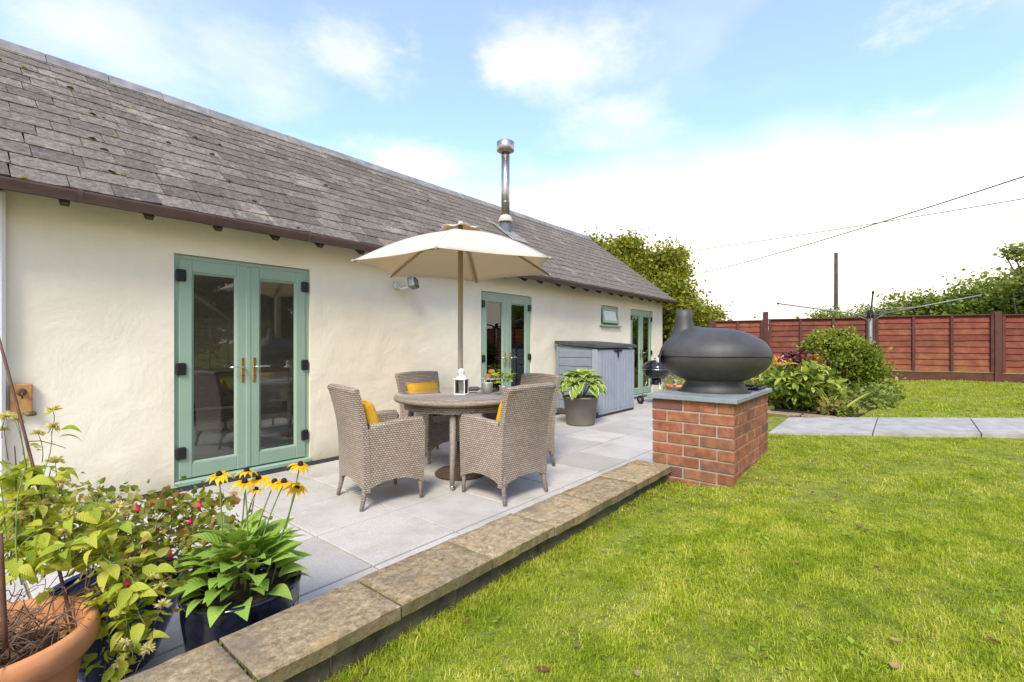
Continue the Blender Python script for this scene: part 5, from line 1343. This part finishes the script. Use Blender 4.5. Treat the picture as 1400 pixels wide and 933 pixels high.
bl = [(tuple(place(px, py + 8, D) - fu.location), (.07, .07, .05), 2) for (px, py, D) in ends]
foliage('small_leaves', bl, .034, M['fuch_leaf'], fu, 91, 20, .042, .6, .3)['kind'] = 'stuff'
for (px, py, D) in redspots:
    put('flower', fruit, fu, place(px, py - 8, D) - fu.location, (g.uniform(-.2, .2), g.uniform(-.2, .2), 0), .72)

# --- terracotta pot with clematis
CP = Vector((.085, 1.965, 0))
cp = thing('terracotta_pot', 'big orange terracotta pot with thick rolled rim in the near corner', 'pot', CP)
MB().lathe([(.86 * a_, b_) for a_, b_ in [(.001, .002), (.17, .002), (.178, .02), (.205, .14), (.206, .155), (.232, .30), (.244, .318), (.262, .322), (.274, .338), (.276, .375), (.268, .398), (.250, .404), (.236, .396), (.228, .37), (.222, .30), (.001, .295)]], 56, caps=False).build('pot', M['terracotta'], cp)
MB().lathe([(.001, .012), (.194, 0)], 30, (0, 0, .315), False).build('soil', M['soil'], cp)
cl = thing('clematis', 'straggling clematis with pale seed heads and dead stems in terracotta pot', 'plant', CP + Vector((0, 0, .315)))
O = cl.location
b = MB()
for i in range(150):         # dead stems tangled over the soil and over the rim
    a = g.uniform(0, 6.28); r_ = g.uniform(.02, .18); p0 = CP + Vector((r_ * math.cos(a), r_ * math.sin(a), .32 + g.uniform(0, .06)))
    d = Vector((g.gauss(0, .11), g.gauss(0, .11), g.uniform(-.02, .14)))
    q = p0 + d; rr = math.hypot(q.x - CP.x, q.y - CP.y)
    if rr > .185: q.z = max(q.z, .41)
    b.tube([x_ - O for x_ in curve_pts(p0, q, g.uniform(.0, .07), 6, (g.gauss(0, .03), g.gauss(0, .03), 0))], g.uniform(.0011, .0026), .001, 4)
b.build('dead_stems', M['deadstem'], cl)['kind'] = 'stuff'
ll = leaf_mesh('dead_leaf', .045, .024, M['litter'], .5, 1.2, 4, .8)
for i in range(40):
    a = g.uniform(0, 6.28); r_ = .18 * math.sqrt(g.random()); leaf_obj(cl, ll, CP + Vector((r_ * math.cos(a), r_ * math.sin(a), .325 + g.uniform(0, .025))), (math.cos(a * 3), math.sin(a * 3), g.uniform(-.2, .4)), g.uniform(-1, 1), g.uniform(.6, 1.2), 'dead_leaf')
cl_l = [leaf_mesh('leaf', .062, .030, M['clem_leaf'], .28, dr_, 5, .7) for dr_ in (.3, .7, 1.0)]
greens = MB()
def vine(pts_px, leaves, size=1.0, spread=.03):
    pts = [place(*q) for q in pts_px]; pp = []
    for a, c in zip(pts, pts[1:]): pp += curve_pts(a, c, g.uniform(-.005, .015), 5, (g.gauss(0, .006), g.gauss(0, .006), 0))
    greens.tube([q - O for q in pp], .0022, .0012, 5)
    for i in range(leaves):
        q = g.choice(pp[1:]); a = g.uniform(0, 6.28)
        d = Vector((math.cos(a), math.sin(a), g.uniform(-.6, .35))); st_ = q + d.normalized() * g.uniform(.01, spread)
        leaf_obj(cl, g.choice(cl_l), st_, d, g.uniform(-.7, .7), size * g.uniform(.65, 1.25))
for (pp_, n_) in (([(30, 800, 1.36), (22, 720, 1.42), (35, 640, 1.5), (20, 575, 1.55)], 13), ([(60, 790, 1.45), (48, 700, 1.5), (62, 640, 1.55), (70, 590, 1.6)], 12),
                  ([(15, 800, 1.4), (5, 700, 1.45), (-10, 620, 1.5)], 10), ([(80, 780, 1.5), (95, 720, 1.55), (60, 690, 1.55), (20, 690, 1.5)], 13), ([(55, 700, 1.55), (70, 640, 1.6), (78, 645, 1.62)], 7),
                  ([(90, 790, 1.5), (120, 740, 1.55), (165, 715, 1.6), (190, 730, 1.62)], 13), ([(70, 770, 1.42), (110, 730, 1.45), (150, 745, 1.5)], 9),
                  ([(140, 800, 1.52), (165, 830, 1.5), (172, 880, 1.48), (158, 925, 1.46)], 15), ([(135, 800, 1.5), (185, 815, 1.52), (205, 860, 1.5)], 11), ([(150, 810, 1.52), (175, 850, 1.5), (190, 890, 1.48)], 12),
                  ([(145, 840, 1.5), (150, 880, 1.48), (140, 930, 1.46)], 10), ([(140, 790, 1.52), (160, 770, 1.55), (200, 780, 1.58)], 10), ([(0, 760, 1.4), (30, 730, 1.45), (80, 745, 1.5)], 10), ([(40, 770, 1.45), (70, 740, 1.5), (100, 700, 1.55), (130, 690, 1.6)], 16), ([(10, 770, 1.38), (40, 735, 1.42), (75, 715, 1.48)], 15), ([(0, 720, 1.45), (40, 680, 1.5), (80, 670, 1.55)], 12), ([(-5, 660, 1.5), (30, 640, 1.52), (60, 655, 1.55)], 9),
                  ([(100, 770, 1.5), (140, 760, 1.52), (180, 790, 1.52), (195, 810, 1.5)], 12), ([(150, 800, 1.52), (160, 850, 1.5), (165, 900, 1.48)], 12), ([(60, 790, 1.5), (85, 750, 1.52), (120, 765, 1.55)], 14), ([(20, 790, 1.5), (45, 760, 1.55), (70, 735, 1.58)], 14), ([(0, 780, 1.5), (20, 745, 1.55), (15, 700, 1.58)], 12)):
    vine(pp_, n_)
greens.build('stems', M['stem'], cl)['kind'] = 'stuff'
cb_ = [(tuple(place(px, py, D) - O), (.05, .05, .045), 2) for (px, py, D) in ((20, 760, 1.5), (60, 760, 1.52), (95, 750, 1.55), (40, 720, 1.55), (5, 720, 1.52), (80, 705, 1.58), (120, 725, 1.6), (145, 745, 1.6), (160, 800, 1.54), (175, 850, 1.52), (165, 890, 1.5), (185, 815, 1.55), (110, 770, 1.58), (15, 690, 1.55), (55, 690, 1.56), (30, 655, 1.58))]
foliage('small_leaves', cb_, .034, M['clem_leaf'], cl, 95, 24, .040, .6, .3)['kind'] = 'stuff'
thin_ = MB()
thin_.tube([place(*q) - O for q in ((35, 604, 1.5), (55, 603, 1.55), (75, 608, 1.6), (90, 613, 1.6))], .0016, .0012, 5)
SH = [(72, 561, 1.62), (73, 584, 1.62), (52, 593, 1.6), (76, 630, 1.62), (24, 575, 1.58), (8, 570, 1.56), (6, 588, 1.56), (30, 568, 1.6), (38, 702, 1.5), (55, 690, 1.52), (95, 702, 1.55), (100, 712, 1.55), (165, 692, 1.7), (172, 702, 1.7), (84, 660, 1.6), (30, 690, 1.5),
      (160, 694, 1.62), (95, 708, 1.58), (218, 803, 1.55), (222, 828, 1.5), (202, 887, 1.45), (180, 770, 1.6), (210, 790, 1.55), (70, 685, 1.58), (20, 705, 1.45), (110, 745, 1.55), (170, 880, 1.40), (165, 905, 1.46), (48, 722, 1.5), (120, 705, 1.6), (142, 700, 1.62), (88, 728, 1.52), (60, 740, 1.5), (150, 712, 1.64), (12, 740, 1.46), (130, 728, 1.58)]
def seed_mesh(seed):
    gg = np.random.default_rng(seed); n = 90
    d = gg.normal(size=(n, 3)); d[:, 2] = np.abs(d[:, 2]) * .8 + .05; d /= np.linalg.norm(d, axis=1)[:, None]
    t = np.cross(d, gg.normal(size=(n, 3))); t /= np.linalg.norm(t, axis=1)[:, None]; L = .018 * (.7 + .5 * gg.random((n, 1)))
    V = np.stack([t * .0012, -t * .0012, d * L * .6 + t * .0016, d * L + t * .006 - np.array((0, 0, .004))], 1).reshape(-1, 3)
    F = np.arange(n * 4).reshape(n, 4); F = np.stack([F[:, [0, 1, 2]], F[:, [0, 2, 3]]], 1).reshape(-1, 3)
    return np_mesh('seed_head', V, F, M['seed'], np.repeat(gg.random(n), 4))
sms = [seed_mesh(i) for i in range(3)]
for i, q_ in enumerate(SH):
    q = place(*q_); put('seed_head', sms[i % 3], cl, q - O, (g.uniform(-.5, .5), g.uniform(-.5, .5), g.uniform(0, 6)), g.uniform(1.0, 1.5))
    dn = q + Vector((g.uniform(-.04, .02), g.uniform(-.03, .03), -g.uniform(.05, .12)))
    thin_.tube([x_ - O for x_ in curve_pts(dn, q, .0, 4, (g.gauss(0, .006), g.gauss(0, .006), 0))], .0012, .001, 4)
thin_.build('flower_stalks', M['deadstem'], cl)['kind'] = 'stuff'
a, c = place(82, 790, 1.50), place(-8, 440, 1.62)
cn = MB().tube([q - a for q in curve_pts(a + (a - c) * .22, c, .0, 8, (.004, .004, 0))], .0052, .0042, 8).build('garden_cane', M['cane'], None, loc=a); tag(cn, 'long dark cane leaning left out of the terracotta pot', 'cane', 'garden canes')
a, c = place(7, 880, 1.24), place(0, 730, 1.24)
cn = MB().tube([q - a for q in curve_pts(a + (a - c) * .05, c, .0, 4)], .0062, .0058, 8).build('garden_cane', M['cane'], None, loc=a); tag(cn, 'short upright cane at the very left edge, inside the terracotta pot', 'cane', 'garden canes')
b = MB()
for (q0, q1) in (((48, 640, 1.58), (20, 790, 1.45)), ((20, 610, 1.55), (12, 780, 1.45)), ((27, 590, 1.55), (45, 760, 1.5))): b.tube([x_ - O for x_ in curve_pts(place(*q0), place(*q1), 0, 6, (g.gauss(0, .012), g.gauss(0, .012), 0))], .0018, .0026, 5)
b.build('woody_stems', M['cane'], cl)['kind'] = 'stuff'

# ================================================================== GRASS AND FALLEN LEAVES
gr = np.random.default_rng(4)
def lawn_h_np(x, y):
    h = .345 + .0215 * np.maximum(0, x - 3.4)
    t = np.clip((y - .55) / .69, 0, 1); h = h - np.where(x < 3.4, .090 * t * t * (3 - 2 * t), 0)
    return h + .012 * np.sin(x * 2.1 + y * 1.3) * np.sin(y * 1.7 - x * .6) + .006 * np.sin(x * 5.3) * np.cos(y * 4.7)
def keep(x, y):
    t = (y - .80) / -.825
    onp = (t > -.12) & (x > 4.945 + .565 * t) & (x < 6.02 + .565 * t)
    plin = (x > PX0 - .005) & (x < PX1 + .005) & (y > PY0 - .005)
    bedm = (x > 6.08) & (x < 9.6) & (y > .47 - .14 * (x - 5.7) + np.maximum(0, x - 8.6) * .6)
    gap = (x > 4.2) & (x < 6.15) & (y > np.where(x < 4.93, 1.2, .98))
    f = (x - 12.08) * .965 + (y + 1.24) * .262 > -.03
    return ~(onp | plin | bedm | gap | f) & (y < 1.285)
DAX = np.array(AX); DRT = np.array(RIGHT)
def sample(n, d0, d1, clump):
    D = np.sqrt(gr.random(n) * (d1 * d1 - d0 * d0) + d0 * d0); u = gr.random(n) * 2.35 - 1.05
    x = D * (DAX[0] + DRT[0] * u); y = D * (DAX[1] + DRT[1] * u)
    if clump:            # blades stand in tufts of nine
        k9 = n // 9 + 1; x = np.repeat(x[:k9], 9)[:n]; y = np.repeat(y[:k9], 9)[:n]
        sp_ = clump * (.5 + gr.random(k9)).repeat(9)[:n]; x = x + gr.normal(size=n) * sp_; y = y + gr.normal(size=n) * sp_
    m_ = keep(x, y); return x[m_], y[m_]
Vs, Fs, Ts = [], [], []; off = 0
for (n, d0, d1, hmin, hmax, wdt) in ((460000, .9, 2.6, .005, .021, .0013), (360000, 2.6, 5.0, .006, .023, .0019), (250000, 5.0, 10.5, .012, .032, .0042)):
    x, y = sample(n, d0, d1, .007 + .0018 * d0); n = len(x)
    pn = np.sin(x * 3.1 + 1.3 * np.sin(y * 2.3)) * np.sin(y * 3.7 + 1.1 * np.sin(x * 2.9)); pn2 = np.sin(x * 9.3 + y * 4.1) * np.sin(y * 8.7 - x * 3.3)
    h = (hmin + (hmax - hmin) * gr.random(n) ** 1.6) * (1 + .32 * pn + .22 * pn2)
    h *= np.where(gr.random(n) < .03, 1.9, 1.0); edge = (y > 1.12) & (x < 3.3); h = np.where(edge, h * 1.5, h)
    z = lawn_h_np(x, y) - .004; P = np.stack([x, y, z], 1)
    a = gr.random(n) * 6.283; le = np.abs(gr.normal(size=n)) * .85 + .15
    dr2 = np.stack([np.cos(a), np.sin(a), np.zeros(n)], 1); sd2 = np.stack([-np.sin(a + gr.normal(size=n) * .8), np.cos(a), np.zeros(n)], 1) * (wdt * (.7 + .6 * gr.random(n)))[:, None]
    hh = h[:, None]; up_ = np.array((0, 0, 1.))
    mid = P + up_ * hh * .62 + dr2 * hh * (le * .30)[:, None]; tip = P + up_ * hh * (1.05 - .25 * le)[:, None] + dr2 * hh * (le * 1.0)[:, None]
    V = np.stack([P - sd2, P + sd2, mid + sd2 * .8, mid - sd2 * .8, tip], 1).reshape(-1, 3)
    i0 = off + np.arange(n)[:, None] * 5
    F = np.concatenate([i0 + np.array([[0, 1, 2]]), i0 + np.array([[0, 2, 3]]), i0 + np.array([[3, 2, 4]])], 1).reshape(-1, 3)
    Vs.append(V); Fs.append(F); Ts.append(np.repeat(gr.random(n), 5)); off += n * 5
go = put('grass', np_mesh('grass', np.concatenate(Vs), np.concatenate(Fs), M['grass'], np.concatenate(Ts)))
go['kind'] = 'stuff'; go['label'] = 'short bright green grass of the lawn'; go['category'] = 'grass'
# broad clover and dandelion leaves low among the blades
n = 14000; x, y = sample(n, 1.0, 6.0, .0); n = len(x); pn = np.sin(x * 4.3 + 2) * np.sin(y * 5.1 + 1); m_ = pn > .05; x, y = x[m_], y[m_]; n = len(x)
z = lawn_h_np(x, y) + .004 + .012 * gr.random(n); a = gr.random(n) * 6.283; L = .010 + .016 * gr.random(n); P = np.stack([x, y, z], 1)
A = np.stack([np.cos(a), np.sin(a), .3 * gr.normal(size=n)], 1) * L[:, None]; B = np.stack([-np.sin(a), np.cos(a), .2 * gr.normal(size=n)], 1) * (L * .45)[:, None]
V = np.stack([P, P + A * .55 + B, P + A, P + A * .55 - B], 1).reshape(-1, 3); i0 = np.arange(n)[:, None] * 4
F = np.concatenate([i0 + np.array([[0, 1, 2]]), i0 + np.array([[0, 2, 3]])], 1).reshape(-1, 3)
wo = put('lawn_weeds', np_mesh('lawn_weeds', V, F, leafmat('weed_leaf', (.22, .32, .03), (.38, .47, .06), None, .4, .9), np.repeat(gr.random(n), 4)))
wo['kind'] = 'stuff'; wo['label'] = 'small broad leaved weeds scattered low in the lawn'; wo['category'] = 'weeds'
# brown leaf litter
lit_V, lit_F, lit_T = [], [], []; off = 0
x, y = sample(330, 1.1, 6.5, 0); xe = gr.random(40) * 2.9 + .3; ye = 1.255 - gr.random(40) * .10; x = np.concatenate([x, xe]); y = np.concatenate([y, ye])
for xi, yi in zip(x, y):
    L = g.uniform(.010, .040); a = g.uniform(0, 6.28); zz = lawn_h(xi, yi) + (.014 if yi < 1.12 else .008); curl = g.uniform(.1, .6); n = 4
    for i in range(n + 1):
        t = i / n; w0 = L * .32 * math.sin(math.pi * min(.98, max(.03, t))) ** .8
        for s_ in (-1, 0, 1):
            lx = s_ * w0; ly = (t - .5) * L; lz = abs(s_) * w0 * curl + (t - .5) ** 2 * L * curl * 1.5
            lit_V.append((xi + lx * math.cos(a) - ly * math.sin(a), yi + lx * math.sin(a) + ly * math.cos(a), zz + lz)); lit_T.append(0)
    tv = g.random()
    for i in range(n):
        for s_ in (0, 1): q = off + 3 * i + s_; lit_F.append((q, q + 1, q + 4, q + 3))
    lit_T[-(3 * (n + 1)):] = [tv] * (3 * (n + 1)); off += 3 * (n + 1)
lo = put('leaf_litter', np_mesh('leaf_litter', np.array(lit_V), np.array(lit_F), M['litter'], np.array(lit_T)))
lo['kind'] = 'stuff'; lo['label'] = 'curled brown fallen leaves scattered over the lawn'; lo['category'] = 'leaves'
